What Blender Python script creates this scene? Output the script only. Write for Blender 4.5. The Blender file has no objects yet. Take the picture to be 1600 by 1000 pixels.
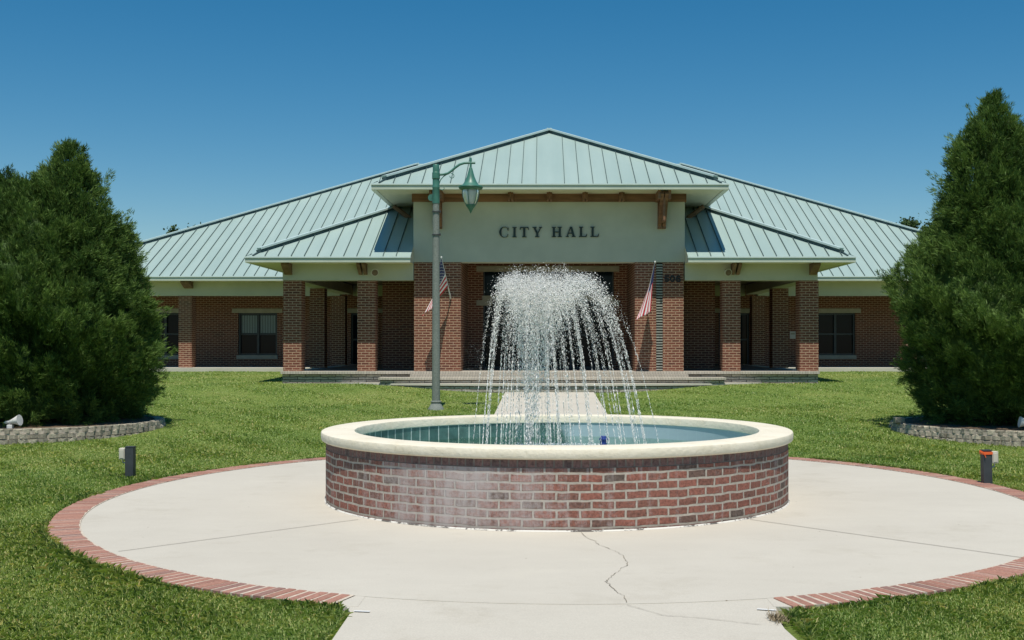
import bpy, bmesh, math, random
import numpy as np
from mathutils import Vector, Matrix, Euler
R = math.radians
random.seed(7); rng = np.random.default_rng(7)
scene = bpy.context.scene
col = scene.collection

# ------------------------------------------------------------------ camera
CX, CH, F, VX, VY = -0.142, 1.7, 1800.0, 850.0, 538.0
cam = bpy.data.cameras.new('camera'); camo = bpy.data.objects.new('camera', cam); col.objects.link(camo)
camo.location = (CX, 0, CH); camo.rotation_euler = (R(90), 0, 0)
cam.sensor_width = 36; cam.lens = F/1600*36
cam.shift_x = -(VX-800)/1600; cam.shift_y = (VY-500)/1600
cam.clip_start = 0.1; cam.clip_end = 4000
scene.camera = camo
# ------------------------------------------------------------------ world and sun
SUN_EL = 70
w = bpy.data.worlds.new('World'); scene.world = w; w.use_nodes = True
nt = w.node_tree; nt.nodes.clear()
sky = nt.nodes.new('ShaderNodeTexSky'); sky.sky_type = 'NISHITA'; sky.sun_disc = False
sky.sun_elevation = R(SUN_EL); sky.sun_rotation = R(180)
sky.air_density = 1.0; sky.dust_density = 0.1; sky.ozone_density = 3.0; sky.altitude = 100
hs = nt.nodes.new('ShaderNodeHueSaturation'); hs.inputs['Saturation'].default_value = 1.42
hs.inputs['Hue'].default_value = 0.490
bg = nt.nodes.new('ShaderNodeBackground'); bg.inputs['Strength'].default_value = 0.086
wo = nt.nodes.new('ShaderNodeOutputWorld')
nt.links.new(sky.outputs[0], hs.inputs['Color']); nt.links.new(hs.outputs[0], bg.inputs[0]); nt.links.new(bg.outputs[0], wo.inputs[0])
sl = bpy.data.lights.new('sun', 'SUN'); sl.energy = 4.9; sl.angle = R(0.5); sl.color = (1.0, 0.945, 0.845)
so = bpy.data.objects.new('sun', sl); col.objects.link(so); so.location = (0, -20, 50)
so.rotation_euler = (R(90-SUN_EL), 0, R(0.6))
scene.view_settings.view_transform = 'Standard'; scene.view_settings.look = 'None'
scene.view_settings.exposure = 0.0; scene.view_settings.gamma = 1.0
scene.cycles.max_bounces = 6; scene.cycles.transparent_max_bounces = 8

# ------------------------------------------------------------------ helpers
def X(px, d): return (px-VX)*d/F+CX
def Z(py, d): return CH-(py-VY)*d/F

def tag(o, label=None, cat=None, group=None, kind=None):
    if label: o['label'] = label
    if cat: o['category'] = cat
    if group: o['group'] = group
    if kind: o['kind'] = kind
    return o
def empty(name, loc=(0, 0, 0), rz=0):
    o = bpy.data.objects.new(name, None); col.objects.link(o); o.location = loc; o.rotation_euler = (0, 0, rz)
    o.empty_display_size = 0.2
    return o
def copy_tree(o, parent=None):
    c = o.copy(); col.objects.link(c); c.parent = parent
    for ch in [k for k in o.children]: copy_tree(ch, c)
    return c

class MB:
    """collects faces with metre UVs; build() links them as one mesh object"""
    def __init__(s): s.v = []; s.f = []; s.uv = []; s.m = []
    def face(s, pts, uv=None, mi=0):
        b = len(s.v); pts = [Vector(p) for p in pts]; s.v += pts; s.f.append(list(range(b, b+len(pts))))
        if uv is None:
            n = Vector((0, 0, 0))
            for i in range(len(pts)):
                a, c = pts[i], pts[(i+1) % len(pts)]; n += a.cross(c)
            ax = max(range(3), key=lambda k: abs(n[k]))
            if ax == 0: uv = [(p.y, p.z) for p in pts]
            elif ax == 1: uv = [(p.x, p.z) for p in pts]
            else: uv = [(p.x, p.y) for p in pts]
        s.uv += uv; s.m.append(mi)
    def box(s, x0, x1, y0, y1, z0, z1, mi=0, skip=''):
        if x0 > x1: x0, x1 = x1, x0
        q = lambda *i: [((x0, x1)[a], (y0, y1)[b], (z0, z1)[c]) for a, b, c in i]
        if 'f' not in skip: s.face(q((0,0,0),(1,0,0),(1,0,1),(0,0,1)), mi=mi)
        if 'k' not in skip: s.face(q((1,1,0),(0,1,0),(0,1,1),(1,1,1)), mi=mi)
        s.face(q((0,1,0),(0,0,0),(0,0,1),(0,1,1)), mi=mi); s.face(q((1,0,0),(1,1,0),(1,1,1),(1,0,1)), mi=mi)
        s.face(q((0,0,1),(1,0,1),(1,1,1),(0,1,1)), mi=mi); s.face(q((0,1,0),(1,1,0),(1,0,0),(0,0,0)), mi=mi)
    def bar(s, a, b, w, h, up=(0, 0, 1), mi=0):
        a = Vector(a); b = Vector(b); d = (b-a).normalized(); u = Vector(up)
        sx = d.cross(u).normalized(); uu = sx.cross(d).normalized()
        c = [(-w/2, -h/2), (w/2, -h/2), (w/2, h/2), (-w/2, h/2)]; L = (b-a).length
        A = [a+sx*p+uu*q for p, q in c]; B = [b+sx*p+uu*q for p, q in c]
        for i in range(4):
            j = (i+1) % 4; ww = w if i % 2 == 0 else h
            s.face([A[j], A[i], B[i], B[j]], [(0, 0), (0, ww), (L, ww), (L, 0)], mi)
        s.face(A, mi=mi); s.face(B[::-1], mi=mi)
    def tube(s, pts, rad, n=12, caps=True, mi=0):
        pts = [Vector(p) for p in pts]; rad = rad if hasattr(rad, '__len__') else [rad]*len(pts)
        rings = []; ref = Vector((0.13, 0.91, 0.31)).normalized(); acc = 0; dist = [0]
        for i in range(1, len(pts)): acc += (pts[i]-pts[i-1]).length; dist.append(acc)
        for i, p in enumerate(pts):
            t = (pts[min(i+1, len(pts)-1)]-pts[max(i-1, 0)]).normalized()
            a = t.cross(ref).normalized(); b = a.cross(t).normalized()
            rings.append([p+(a*math.cos(2*math.pi*k/n)+b*math.sin(2*math.pi*k/n))*rad[i] for k in range(n)])
        for i in range(len(pts)-1):
            for k in range(n):
                j = (k+1) % n; r = 2*math.pi*rad[i]/n
                s.face([rings[i][k], rings[i][j], rings[i+1][j], rings[i+1][k]], [(k*r, dist[i]), ((k+1)*r, dist[i]), ((k+1)*r, dist[i+1]), (k*r, dist[i+1])], mi)
        if caps: s.face(rings[0][::-1], mi=mi); s.face(rings[-1], mi=mi)
    def lathe(s, cx, cy, prof, n=24, a0=0, a1=2*math.pi, uscale=1, rx=1, ry=1, mi=0, out=True):
        full = abs(a1-a0-2*math.pi) < 1e-6
        vacc = 0
        for i in range(len(prof)-1):
            (r0, z0), (r1, z1) = prof[i], prof[i+1]; L = math.hypot(r1-r0, z1-z0)
            for k in range(n):
                t0 = a0+(a1-a0)*k/n; t1 = a0+(a1-a0)*(k+1)/n
                P = lambda r, z, t: (cx+r*rx*math.cos(t), cy+r*ry*math.sin(t), z)
                q = [P(r0, z0, t0), P(r0, z0, t1), P(r1, z1, t1), P(r1, z1, t0)]
                rm = max(r0, r1)*uscale
                uv = [(t0*rm, vacc), (t1*rm, vacc), (t1*rm, vacc+L), (t0*rm, vacc+L)]
                if not out: q = q[::-1]; uv = uv[::-1]
                s.face(q, uv, mi)
            vacc += L
    def prism(s, poly, y0, y1, mi=0):
        """polygon in XZ (ccw seen from -Y) extruded from y0 to y1"""
        s.face([(x, y0, z) for x, z in poly], mi=mi); s.face([(x, y1, z) for x, z in poly][::-1], mi=mi)
        for i in range(len(poly)):
            a, b = poly[i], poly[(i+1) % len(poly)]
            s.face([(a[0], y1, a[1]), (b[0], y1, b[1]), (b[0], y0, b[1]), (a[0], y0, a[1])], mi=mi)
    def build(s, name, mats, parent=None, smooth=False, merge=True, bevel=0):
        me = bpy.data.meshes.new(name); me.from_pydata([tuple(v) for v in s.v], [], s.f)
        uvl = me.uv_layers.new(name='UVMap'); uvl.data.foreach_set('uv', [c for u in s.uv for c in u])
        mats = mats if isinstance(mats, (list, tuple)) else [mats]
        for m in mats: me.materials.append(m)
        me.polygons.foreach_set('material_index', s.m)
        if merge or smooth:
            bm = bmesh.new(); bm.from_mesh(me); bmesh.ops.remove_doubles(bm, verts=bm.verts, dist=1e-5); bm.to_mesh(me); bm.free()
        o = bpy.data.objects.new(name, me); col.objects.link(o); o.parent = parent
        if smooth:
            me.polygons.foreach_set('use_smooth', [True]*len(me.polygons))
            me.set_sharp_from_angle(angle=R(35))
        if bevel:
            b = o.modifiers.new('bevel', 'BEVEL'); b.width = bevel; b.segments = 2; b.limit_method = 'ANGLE'
        return o

def fast_mesh(name, V, faces, mat, parent=None, attr=None):
    """V (N,3), faces (M,k)"""
    me = bpy.data.meshes.new(name); M, k = faces.shape
    me.vertices.add(len(V)); me.vertices.foreach_set('co', np.ascontiguousarray(V, dtype=np.float32).ravel())
    me.loops.add(M*k); me.loops.foreach_set('vertex_index', np.ascontiguousarray(faces, dtype=np.int32).ravel())
    me.polygons.add(M); me.polygons.foreach_set('loop_start', np.arange(0, M*k, k, dtype=np.int32))
    if attr is not None:
        a = me.attributes.new('tone', 'FLOAT', 'POINT'); a.data.foreach_set('value', attr.astype(np.float32))
    me.update(calc_edges=True); me.materials.append(mat)
    o = bpy.data.objects.new(name, me); col.objects.link(o); o.parent = parent
    return o

# ------------------------------------------------------------------ materials
class N:
    def __init__(s, name):
        s.m = bpy.data.materials.new(name); s.m.use_nodes = True; s.t = s.m.node_tree
        s.p = s.t.nodes['Principled BSDF']; s.out = s.t.nodes['Material Output']
    def n(s, typ, **kw):
        nd = s.t.nodes.new('ShaderNode'+typ)
        for k, v in kw.items():
            if k.startswith('i_'): nd.inputs[k[2:].replace('_', ' ')].default_value = v
            else: setattr(nd, k, v)
        return nd
    def l(s, a, b): s.t.links.new(a, b)
    def coord(s, which='Object'):
        return s.n('TexCoord').outputs[which]
    def noise(s, scale, detail=4, rough=.55, vec=None, which='Object', stretch=None):
        v = vec or s.coord(which)
        mp = s.n('Mapping'); mp.inputs['Scale'].default_value = stretch or (1, 1, 1); mp.inputs['Location'].default_value = (.137, .291, .4173); s.l(v, mp.inputs[0]); v = mp.outputs[0]
        nd = s.n('TexNoise'); nd.inputs['Scale'].default_value = scale; nd.inputs['Detail'].default_value = detail
        nd.inputs['Roughness'].default_value = rough; s.l(v, nd.inputs['Vector']); return nd.outputs['Fac']
    def ramp(s, fac, stops):
        r = s.n('ValToRGB'); el = r.color_ramp.elements
        while len(el) < len(stops): el.new(0.5)
        for e, (p, c) in zip(el, stops):
            e.position = p; e.color = (c[0], c[1], c[2], 1) if hasattr(c, '__len__') else (c, c, c, 1)
        s.l(fac, r.inputs[0]); return r.outputs[0]
    def mix(s, fac, a, b, mode='MIX'):
        nd = s.n('MixRGB', blend_type=mode)
        for i, v in ((0, fac), (1, a), (2, b)):
            if hasattr(v, 'links'): s.l(v, nd.inputs[i])
            elif hasattr(v, '__len__'): nd.inputs[i].default_value = (*v[:3], 1)
            else: nd.inputs[i].default_value = v
        return nd.outputs[0]
    def math(s, op, a, b=0, clamp=False):
        nd = s.n('Math', operation=op, use_clamp=clamp)
        for i, v in ((0, a), (1, b)):
            if hasattr(v, 'links'): s.l(v, nd.inputs[i])
            else: nd.inputs[i].default_value = v
        return nd.outputs[0]
    def bump(s, h, strength=.3, dist=.01, prev=None):
        b = s.n('Bump'); b.inputs['Strength'].default_value = strength; b.inputs['Distance'].default_value = dist
        s.l(h, b.inputs['Height'])
        if prev: s.l(prev, b.inputs['Normal'])
        s.l(b.outputs[0], s.p.inputs['Normal']); return b.outputs[0]
    def base(s, c):
        if hasattr(c, 'links'): s.l(c, s.p.inputs['Base Color'])
        else: s.p.inputs['Base Color'].default_value = (*c[:3], 1)
    def set(s, **kw):
        for k, v in kw.items(): s.p.inputs[k.replace('_', ' ')].default_value = v

def simple(name, c, rough=.6, var=.15, scale=6, metal=0, bump=0, bscale=80, stretch=None):
    k = N(name); nz = k.noise(scale, 5, stretch=stretch)
    lo = [x*(1-var) for x in c]; hi = [min(1, x*(1+var)) for x in c]
    k.base(k.ramp(nz, [(.3, lo), (.7, hi)])); k.set(Roughness=rough, Metallic=metal)
    if bump: k.bump(k.noise(bscale, 6), bump, .01)
    return k.m

def brick_mat(name, c1, c2, mortar, bw=.213, rh=.0705, ms=.011, dark=None, stain=False, rough=.85, wob=.003, mbump=.6, off=(0, 0)):
    k = N(name); uv = k.coord('UV')
    mp = k.n('Mapping'); mp.inputs['Location'].default_value = (off[0], off[1], 0); k.l(uv, mp.inputs[0]); v = mp.outputs[0]
    nz = k.n('TexNoise'); nz.inputs['Scale'].default_value = 4.5; nz.inputs['Detail'].default_value = 3; k.l(v, nz.inputs['Vector'])
    sub = k.n('VectorMath', operation='SUBTRACT'); k.l(nz.outputs['Color'], sub.inputs[0]); sub.inputs[1].default_value = (.5, .5, .5)
    sc = k.n('VectorMath', operation='SCALE'); sc.inputs['Scale'].default_value = wob*6; k.l(sub.outputs[0], sc.inputs[0])
    ad = k.n('VectorMath', operation='ADD'); k.l(v, ad.inputs[0]); k.l(sc.outputs[0], ad.inputs[1]); vv = ad.outputs[0]
    def br(a, b, m):
        t = k.n('TexBrick'); t.inputs['Scale'].default_value = 1; t.inputs['Brick Width'].default_value = bw; t.inputs['Row Height'].default_value = rh
        t.inputs['Mortar Size'].default_value = ms; t.inputs['Mortar Smooth'].default_value = .25; t.inputs['Bias'].default_value = 0
        t.inputs['Color1'].default_value = (*a, 1); t.inputs['Color2'].default_value = (*b, 1); t.inputs['Mortar'].default_value = (*m, 1)
        k.l(vv, t.inputs['Vector']); return t
    t = br((0, 0, 0), (1, 1, 1), (.5, .5, .5))
    tone = k.ramp(t.outputs['Color'], [(0, dark or [x*.7 for x in c1]), (.22, c1), (.55, c2), (.85, c1), (1, [x*.8 for x in c2])])
    fine = k.noise(38, 6, .65, vec=v)
    tone = k.mix(.85, tone, k.ramp(fine, [(.28, (.35, .36, .38)), (.5, (1, 1, 1)), (.75, (1.6, 1.5, 1.45))]), 'MULTIPLY')
    mo = k.mix(.5, mortar, k.ramp(k.noise(20, 4, vec=v), [(.3, (.55, .55, .55)), (.7, (1.2, 1.2, 1.2))]), 'MULTIPLY')
    fac = t.outputs['Fac']
    c = k.mix(fac, tone, mo)
    if stain:
        sep = k.n('SeparateXYZ'); k.l(k.coord('Object'), sep.inputs[0])
        # pale lime bloom on the left of the front, and faint elsewhere
        d = k.math('SUBTRACT', 1, k.math('MULTIPLY', k.math('ABSOLUTE', k.math('ADD', sep.outputs['X'], .88)), .9), True)
        front = k.math('LESS_THAN', sep.outputs['Y'], 0)
        vs = k.noise(7, 6, .75, stretch=(1, 1, .12)); st = k.noise(26, 8, .8); st2 = k.noise(1.7, 5, .7)
        tot = k.math('ADD', k.math('MULTIPLY', k.math('MULTIPLY', d, front), .33), k.math('ADD', k.math('MULTIPLY', vs, .75), k.math('MULTIPLY', st2, .45)))
        f = k.math('MULTIPLY', k.ramp(k.math('ADD', k.math('MULTIPLY', tot, .62), k.math('MULTIPLY', st, .38)), [(.585, 0), (.67, .5), (.77, 1)]), .8)
        c = k.mix(f, c, (.46, .42, .41))
        # streaks just below the coping
        dz = k.ramp(sep.outputs['Z'], [(.0, 0), (1, 1)])
        s3 = k.ramp(k.noise(30, 3, stretch=(1, 1, .03)), [(.60, 0), (.72, 1)])
        c = k.mix(k.math('MULTIPLY', k.math('MULTIPLY', s3, k.ramp(k.math('ADD', sep.outputs['Z'], .0), [(.35, 0), (.6, 1)])), .35), c, (.6, .57, .58))
        foot_tone = k.ramp(k.math('ADD', sep.outputs['Z'], k.math('MULTIPLY', k.noise(7, 4), .08)), [(.04, .6), (.11, 1)])  # brick gets darker towards the bottom of the wall
        c = k.mix(1, c, foot_tone, 'MULTIPLY')
    k.base(c); k.set(Roughness=rough); k.p.inputs['Specular IOR Level'].default_value = .25
    h = k.math('ADD', k.math('MULTIPLY', fac, -1), k.math('MULTIPLY', fine, .35))
    k.bump(h, mbump, .008)
    return k.m

M = {}
M['brick'] = brick_mat('building brick', (.155, .055, .036), (.20, .074, .047), (.45, .30, .205), rh=.0705, ms=.0115, dark=(.12, .05, .036), wob=.001)
M['brick_f'] = brick_mat('fountain brick', (.215, .098, .074), (.29, .118, .088), (.45, .40, .34), bw=.213, rh=.0825, ms=.012, dark=(.125, .095, .08), stain=True, wob=.006, mbump=.9)
M['brick_s'] = brick_mat('soldier brick', (.16, .10, .095), (.20, .12, .11), (.19, .165, .15), bw=.083, rh=.5, ms=.009, dark=(.10, .075, .075), wob=.003)

k = N('stucco'); k.base(k.ramp(k.noise(1.3, 5), [(.3, (.45, .455, .375)), (.7, (.53, .53, .44))])); k.set(Roughness=.9); k.bump(k.noise(60, 5), .35, .006); M['stucco'] = k.m
M['soffit'] = simple('soffit paint', (.62, .60, .47), .7, .06)
M['gutter'] = simple('gutter paint', (.50, .55, .46), .45, .08, 2)
M['drip'] = simple('drip edge', (.62, .72, .70), .35, .05)
k = N('roof metal'); sp = k.noise(.35, 3); st = k.noise(2.2, 5, stretch=(1.0, .12, .12))
c = k.mix(.5, k.ramp(sp, [(.3, (.32, .425, .395)), (.7, (.375, .485, .45))]), k.ramp(st, [(.3, (.30, .41, .385)), (.72, (.395, .505, .47))]))
k.base(c); k.set(Roughness=.42, Metallic=.15); k.bump(k.noise(1.2, 2, stretch=(1, .3, .3)), .12, .02); M['roof'] = k.m
M['seam'] = simple('roof seam', (.05, .09, .092), .6, .2)
M['cap'] = simple('hip cap', (.50, .62, .60), .4, .06)
M['wood'] = simple('stained timber', (.20, .10, .052), .75, .35, 5, bump=.3, bscale=25, stretch=(.25, 3, 3))
M['wooddk'] = simple('weathered timber', (.15, .095, .055), .8, .35, 7, bump=.3, bscale=25)
M['letter'] = simple('dark bronze letters', (.025, .04, .035), .45, .2, metal=.3)
M['number'] = simple('black numbers', (.012, .012, .012), .5, .2)
M['lintel'] = simple('precast lintel', (.40, .37, .29), .85, .12, 5, bump=.2)
M['louvre'] = simple('louvre slats', (.34, .34, .30), .5, .2)
M['void'] = simple('dark cavity', (.05, .045, .04), .9, .1)
M['frame'] = simple('bronze window frame', (.03, .035, .04), .4, .2)
k = N('window glass'); k.base((.006, .014, .022)); k.set(Roughness=.06, IOR=1.45); k.p.inputs['Specular IOR Level'].default_value = .12
M['glass'] = k.m
k = N('blinds behind glass'); wv = k.n('TexWave', wave_type='BANDS', bands_direction='X'); wv.inputs['Scale'].default_value = 3.2; wv.inputs['Distortion'].default_value = .4
k.l(k.coord('UV'), wv.inputs['Vector']); k.base(k.ramp(wv.outputs['Fac'], [(.1, (.09, .12, .125)), (.6, (.20, .255, .255))])); k.set(Roughness=.3); M['blind'] = k.m

k = N('split stone'); uv = k.coord('UV')
t = k.n('TexBrick'); t.inputs['Scale'].default_value = 1; t.inputs['Brick Width'].default_value = .42; t.inputs['Row Height'].default_value = .075
t.inputs['Mortar Size'].default_value = .011; t.inputs['Mortar Smooth'].default_value = .6; t.inputs['Color1'].default_value = (.38, .34, .29, 1); t.inputs['Color2'].default_value = (.52, .48, .41, 1); t.inputs['Mortar'].default_value = (.09, .08, .07, 1)
nz = k.n('TexNoise'); nz.inputs['Scale'].default_value = 7; k.l(uv, nz.inputs['Vector'])
sc = k.n('VectorMath', operation='MULTIPLY'); sc.inputs[1].default_value = (.02, .05, 0); k.l(nz.outputs['Color'], sc.inputs[0])
ad = k.n('VectorMath', operation='ADD'); k.l(uv, ad.inputs[0]); k.l(sc.outputs[0], ad.inputs[1]); k.l(ad.outputs[0], t.inputs['Vector'])
fn = k.noise(22, 6, .7, vec=uv)
k.base(k.mix(.6, t.outputs['Color'], k.ramp(fn, [(.3, (.5, .5, .5)), (.7, (1.3, 1.3, 1.3))]), 'MULTIPLY')); k.set(Roughness=.9)
k.bump(k.math('ADD', k.math('MULTIPLY', t.outputs['Fac'], -1), k.math('MULTIPLY', fn, .8)), 1, .03); M['stone'] = k.m
k = N('edging stone'); fn = k.noise(16, 7, .7); isl = k.n('NewGeometry')
k.base(k.mix(1, k.ramp(isl.outputs['Random Per Island'], [(0, (.25, .225, .18)), (.5, (.36, .325, .26)), (1, (.46, .42, .33))]), k.ramp(fn, [(.3, (.5, .5, .5)), (.7, (1.25, 1.25, 1.2))]), 'MULTIPLY')); k.set(Roughness=.95); k.bump(fn, .9, .02); M['edging'] = k.m
k = N('cap paver'); t = k.n('TexBrick'); t.inputs['Scale'].default_value = 1; t.inputs['Brick Width'].default_value = .075; t.inputs['Row Height'].default_value = .21
t.inputs['Mortar Size'].default_value = .007; t.inputs['Color1'].default_value = (.44, .40, .335, 1); t.inputs['Color2'].default_value = (.52, .475, .40, 1); t.inputs['Mortar'].default_value = (.30, .27, .23, 1); t.offset = 0
k.l(k.coord('UV'), t.inputs['Vector']); k.base(t.outputs['Color']); k.set(Roughness=.9); M['paver'] = k.m

def concrete(name, lo, hi, dirt=.25):
    k = N(name); a = k.noise(.45, 6, .6); b = k.noise(3.2, 7, .7, stretch=(.45, 1, 1)); f = k.noise(120, 3, .7); g = k.noise(1.1, 8, .72)
    c = k.mix(.5, k.ramp(a, [(.35, lo), (.65, hi)]), k.ramp(b, [(.3, lo), (.7, hi)]))
    c = k.mix(1, c, k.ramp(g, [(.30, (.91, .90, .88)), (.45, (1, 1, 1)), (.6, (1, 1, 1)), (.72, (1.03, 1.03, 1.02))]), 'MULTIPLY')
    sp = k.ramp(k.noise(9, 8, .75), [(.26, (1-dirt, 1-dirt, 1-dirt*1.05)), (.40, (1, 1, 1))])
    c = k.mix(1, c, sp, 'MULTIPLY')
    v = k.n('TexVoronoi'); v.inputs['Scale'].default_value = 3.1; v.inputs['Randomness'].default_value = 1; k.l(k.coord(), v.inputs['Vector'])
    c = k.mix(1, c, k.ramp(v.outputs['Distance'], [(.018, (.45, .40, .33)), (.03, (1, 1, 1))]), 'MULTIPLY')
    c = k.mix(.6, c, k.ramp(f, [(.3, (.80, .80, .80)), (.7, (1.14, 1.14, 1.14))]), 'MULTIPLY')
    k.base(c); k.set(Roughness=.88); k.p.inputs['Specular IOR Level'].default_value = .25; k.bump(k.math('ADD', f, k.math('MULTIPLY', b, .6)), .3, .006); return k.m
M['concrete'] = concrete('plaza concrete', (.475, .445, .385), (.535, .505, .44), .12)
M['conc_far'] = concrete('step concrete', (.52, .49, .42), (.62, .59, .51), .15)
k = N('old sealant'); k.base(k.ramp(k.noise(6, 6, .75), [(.42, (.10, .09, .08)), (.5, (.62, .60, .55))])); k.set(Roughness=.8); M['bead'] = k.m
M['shaded'] = simple('dark quarry tile', (.13, .085, .065), .8, .2, 5)  # dark tone puts the porch shade into the floor colour
M['ceiling'] = simple('darkened ceiling boards', (.17, .125, .085), .8, .2, 3)  # board colour darkened to add shade in porch and entrance
M['joint'] = simple('joint', (.20, .18, .145), .95, .4, 30)
M['jointlt'] = simple('faint joint', (.38, .355, .29), .95, .2, 8)
M['crack'] = simple('crack', (.28, .25, .20), .95, .5, 40)
k = N('border brick'); g = k.n('NewGeometry'); fn = k.noise(45, 6, .7)
c = k.ramp(g.outputs['Random Per Island'], [(0, (.26, .125, .092)), (.35, (.34, .17, .125)), (.7, (.30, .145, .11)), (.9, (.21, .12, .10)), (1, (.40, .23, .18))])
big = k.ramp(k.noise(.7, 3), [(.4, (1, 1, 1)), (.7, (1.15, 1.2, 1.2))])
k.base(k.mix(1, k.mix(.7, c, k.ramp(fn, [(.3, (.6, .6, .6)), (.7, (1.35, 1.35, 1.35))]), 'MULTIPLY'), big, 'MULTIPLY')); k.set(Roughness=.85); k.bump(fn, .5, .006); M['border'] = k.m
M['mortar'] = simple('border mortar', (.50, .43, .35), .95, .25, 20, bump=.4)
k = N('coping paint'); nz = k.noise(2.0, 6, .65)
ch = k.mix(1, k.ramp(k.noise(14, 8, .8), [(.30, (.66, .61, .52)), (.40, (1, 1, 1))]), k.ramp(k.noise(3, 7, .75), [(.30, (.90, .88, .83)), (.50, (1.01, 1.01, 1.01))]), 'MULTIPLY')
k.base(k.mix(1, k.ramp(nz, [(.3, (.72, .66, .52)), (.7, (.79, .73, .60))]), ch, 'MULTIPLY')); k.set(Roughness=.6); k.bump(k.math('ADD', nz, k.math('MULTIPLY', k.noise(25, 5), .4)), .55, .03); M['coping'] = k.m
# pool tiles: dark teal with white grout, lime bloom on the right
k = N('pool tile'); t = k.n('TexBrick'); t.offset = 0; t.inputs['Scale'].default_value = 1; t.inputs['Brick Width'].default_value = .152; t.inputs['Row Height'].default_value = .3
t.inputs['Mortar Size'].default_value = .006; t.inputs['Color1'].default_value = (.055, .13, .12, 1); t.inputs['Color2'].default_value = (.08, .165, .15, 1); t.inputs['Mortar'].default_value = (.55, .62, .58, 1)
k.l(k.coord('UV'), t.inputs['Vector'])
sep = k.n('SeparateXYZ'); k.l(k.coord('Object'), sep.inputs[0])
tc = k.mix(.6, t.outputs['Color'], k.ramp(k.noise(9, 6, .7), [(.3, (.5, .5, .5)), (.7, (1.6, 1.6, 1.6))]), 'MULTIPLY')
lime = k.math('MULTIPLY', k.ramp(k.math('ADD', k.math('MULTIPLY', sep.outputs['X'], .5), k.math('MULTIPLY', k.noise(5, 4), .3)), [(.20, 0), (.27, .95)]), k.ramp(sep.outputs['Z'], [(.0, 1), (1, 1)]))
k.base(k.mix(lime, tc, (.36, .47, .52))); k.set(Roughness=.35); M['tile'] = k.m
k = N('pool floor'); k.base(k.ramp(k.noise(1.2, 4), [(.3, (.33, .46, .42)), (.7, (.41, .53, .48))])); k.set(Roughness=.7); M['poolfloor'] = k.m
k = N('pool water'); tr = k.n('BsdfTransparent'); tr.inputs[0].default_value = (.82, .92, .88, 1); gl = k.n('BsdfGlossy'); gl.inputs['Roughness'].default_value = .04
h = k.math('ADD', k.noise(9, 3, .6), k.math('MULTIPLY', k.noise(32, 3), .5)); bp = k.n('Bump'); bp.inputs['Strength'].default_value = 1; bp.inputs['Distance'].default_value = .05; k.l(h, bp.inputs['Height'])
fr = k.n('Fresnel'); fr.inputs['IOR'].default_value = 1.33; k.l(bp.outputs[0], fr.inputs['Normal']); k.l(bp.outputs[0], gl.inputs['Normal'])
ms = k.n('MixShader'); k.l(fr.outputs[0], ms.inputs[0]); k.l(tr.outputs[0], ms.inputs[1]); k.l(gl.outputs[0], ms.inputs[2]); k.l(ms.outputs[0], k.out.inputs[0]); M['water'] = k.m
k = N('spray water'); k.base((.93, .92, .90)); k.set(Roughness=.3, IOR=1.33); k.p.inputs['Transmission Weight'].default_value = .12; M['spray'] = k.m
k = N('foam'); k.base((.85, .88, .88)); k.set(Roughness=.4); M['foam'] = k.m
M['bluep'] = simple('blue plastic', (.03, .06, .28), .35, .1)

M['lampgreen'] = simple('green lamp paint', (.05, .165, .125), .42, .15, 8)
k = N('lamp pole coating'); k.base(k.ramp(k.noise(30, 7, .75), [(.3, (.13, .15, .135)), (.7, (.25, .28, .25))])); k.set(Roughness=.8); k.bump(k.noise(50, 4), .4, .008); M['pole'] = k.m
k = N('lamp glass'); k.base((.80, .84, .84)); k.set(Roughness=.25, IOR=1.4); k.p.inputs['Transmission Weight'].default_value = .55; M['lampglass'] = k.m
M['band'] = simple('steel band', (.09, .09, .09), .5, .2, metal=.6)
M['galv'] = simple('galvanised steel', (.42, .43, .43), .4, .12, metal=.7)
M['charcoal'] = simple('charcoal plastic', (.042, .048, .055), .55, .15)
M['beige'] = simple('beige plastic box', (.55, .52, .44), .5, .08)
M['orange'] = simple('orange tape', (.80, .13, .03), .5, .1)
M['white'] = simple('white plastic', (.72, .72, .70), .45, .06)
M['paper'] = simple('paper', (.62, .60, .55), .8, .05)
M['flagpole'] = simple('white flag pole', (.70, .70, .68), .4, .05)
M['red'] = simple('flag red', (.50, .03, .045), .8, .08)
M['fwhite'] = simple('flag white', (.78, .78, .78), .8, .04)
M['navy'] = simple('flag blue', (.025, .035, .13), .8, .1)
M['bark'] = simple('bark', (.10, .07, .05), .95, .4, 12, bump=.8, bscale=20, stretch=(1, 1, .25))
k = N('mulch'); fn = k.noise(30, 7, .8); k.base(k.ramp(fn, [(.3, (.07, .045, .03)), (.55, (.19, .13, .08)), (.75, (.40, .29, .17))])); k.set(Roughness=1); k.bump(fn, 1, .04); M['mulch'] = k.m

# soil and turf under the blades
k = N('lawn'); a = k.noise(.35, 5, .6); b = k.noise(5, 6, .7); f = k.noise(70, 4, .8)
c = k.ramp(a, [(.3, (.14, .21, .05)), (.5, (.18, .25, .065)), (.72, (.25, .285, .10))])
c = k.mix(1, c, k.ramp(b, [(.3, (.8, .85, .8)), (.7, (1.25, 1.15, 1.2))]), 'MULTIPLY')
c = k.mix(1, c, k.ramp(f, [(.3, (.6, .65, .55)), (.7, (1.3, 1.3, 1.2))]), 'MULTIPLY')
k.base(c); k.set(Roughness=1); k.p.inputs['Specular IOR Level'].default_value = .1; k.bump(f, .8, .04); M['lawn'] = k.m
k = N('grass blade'); g = k.n('NewGeometry'); a = k.noise(.35, 5, .6); b = k.noise(2.5, 4)
c = k.ramp(g.outputs['Random Per Island'], [(0, (.15, .25, .06)), (.4, (.24, .36, .095)), (.75, (.34, .43, .15)), (.93, (.47, .51, .22)), (1, (.55, .50, .25))])
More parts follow.
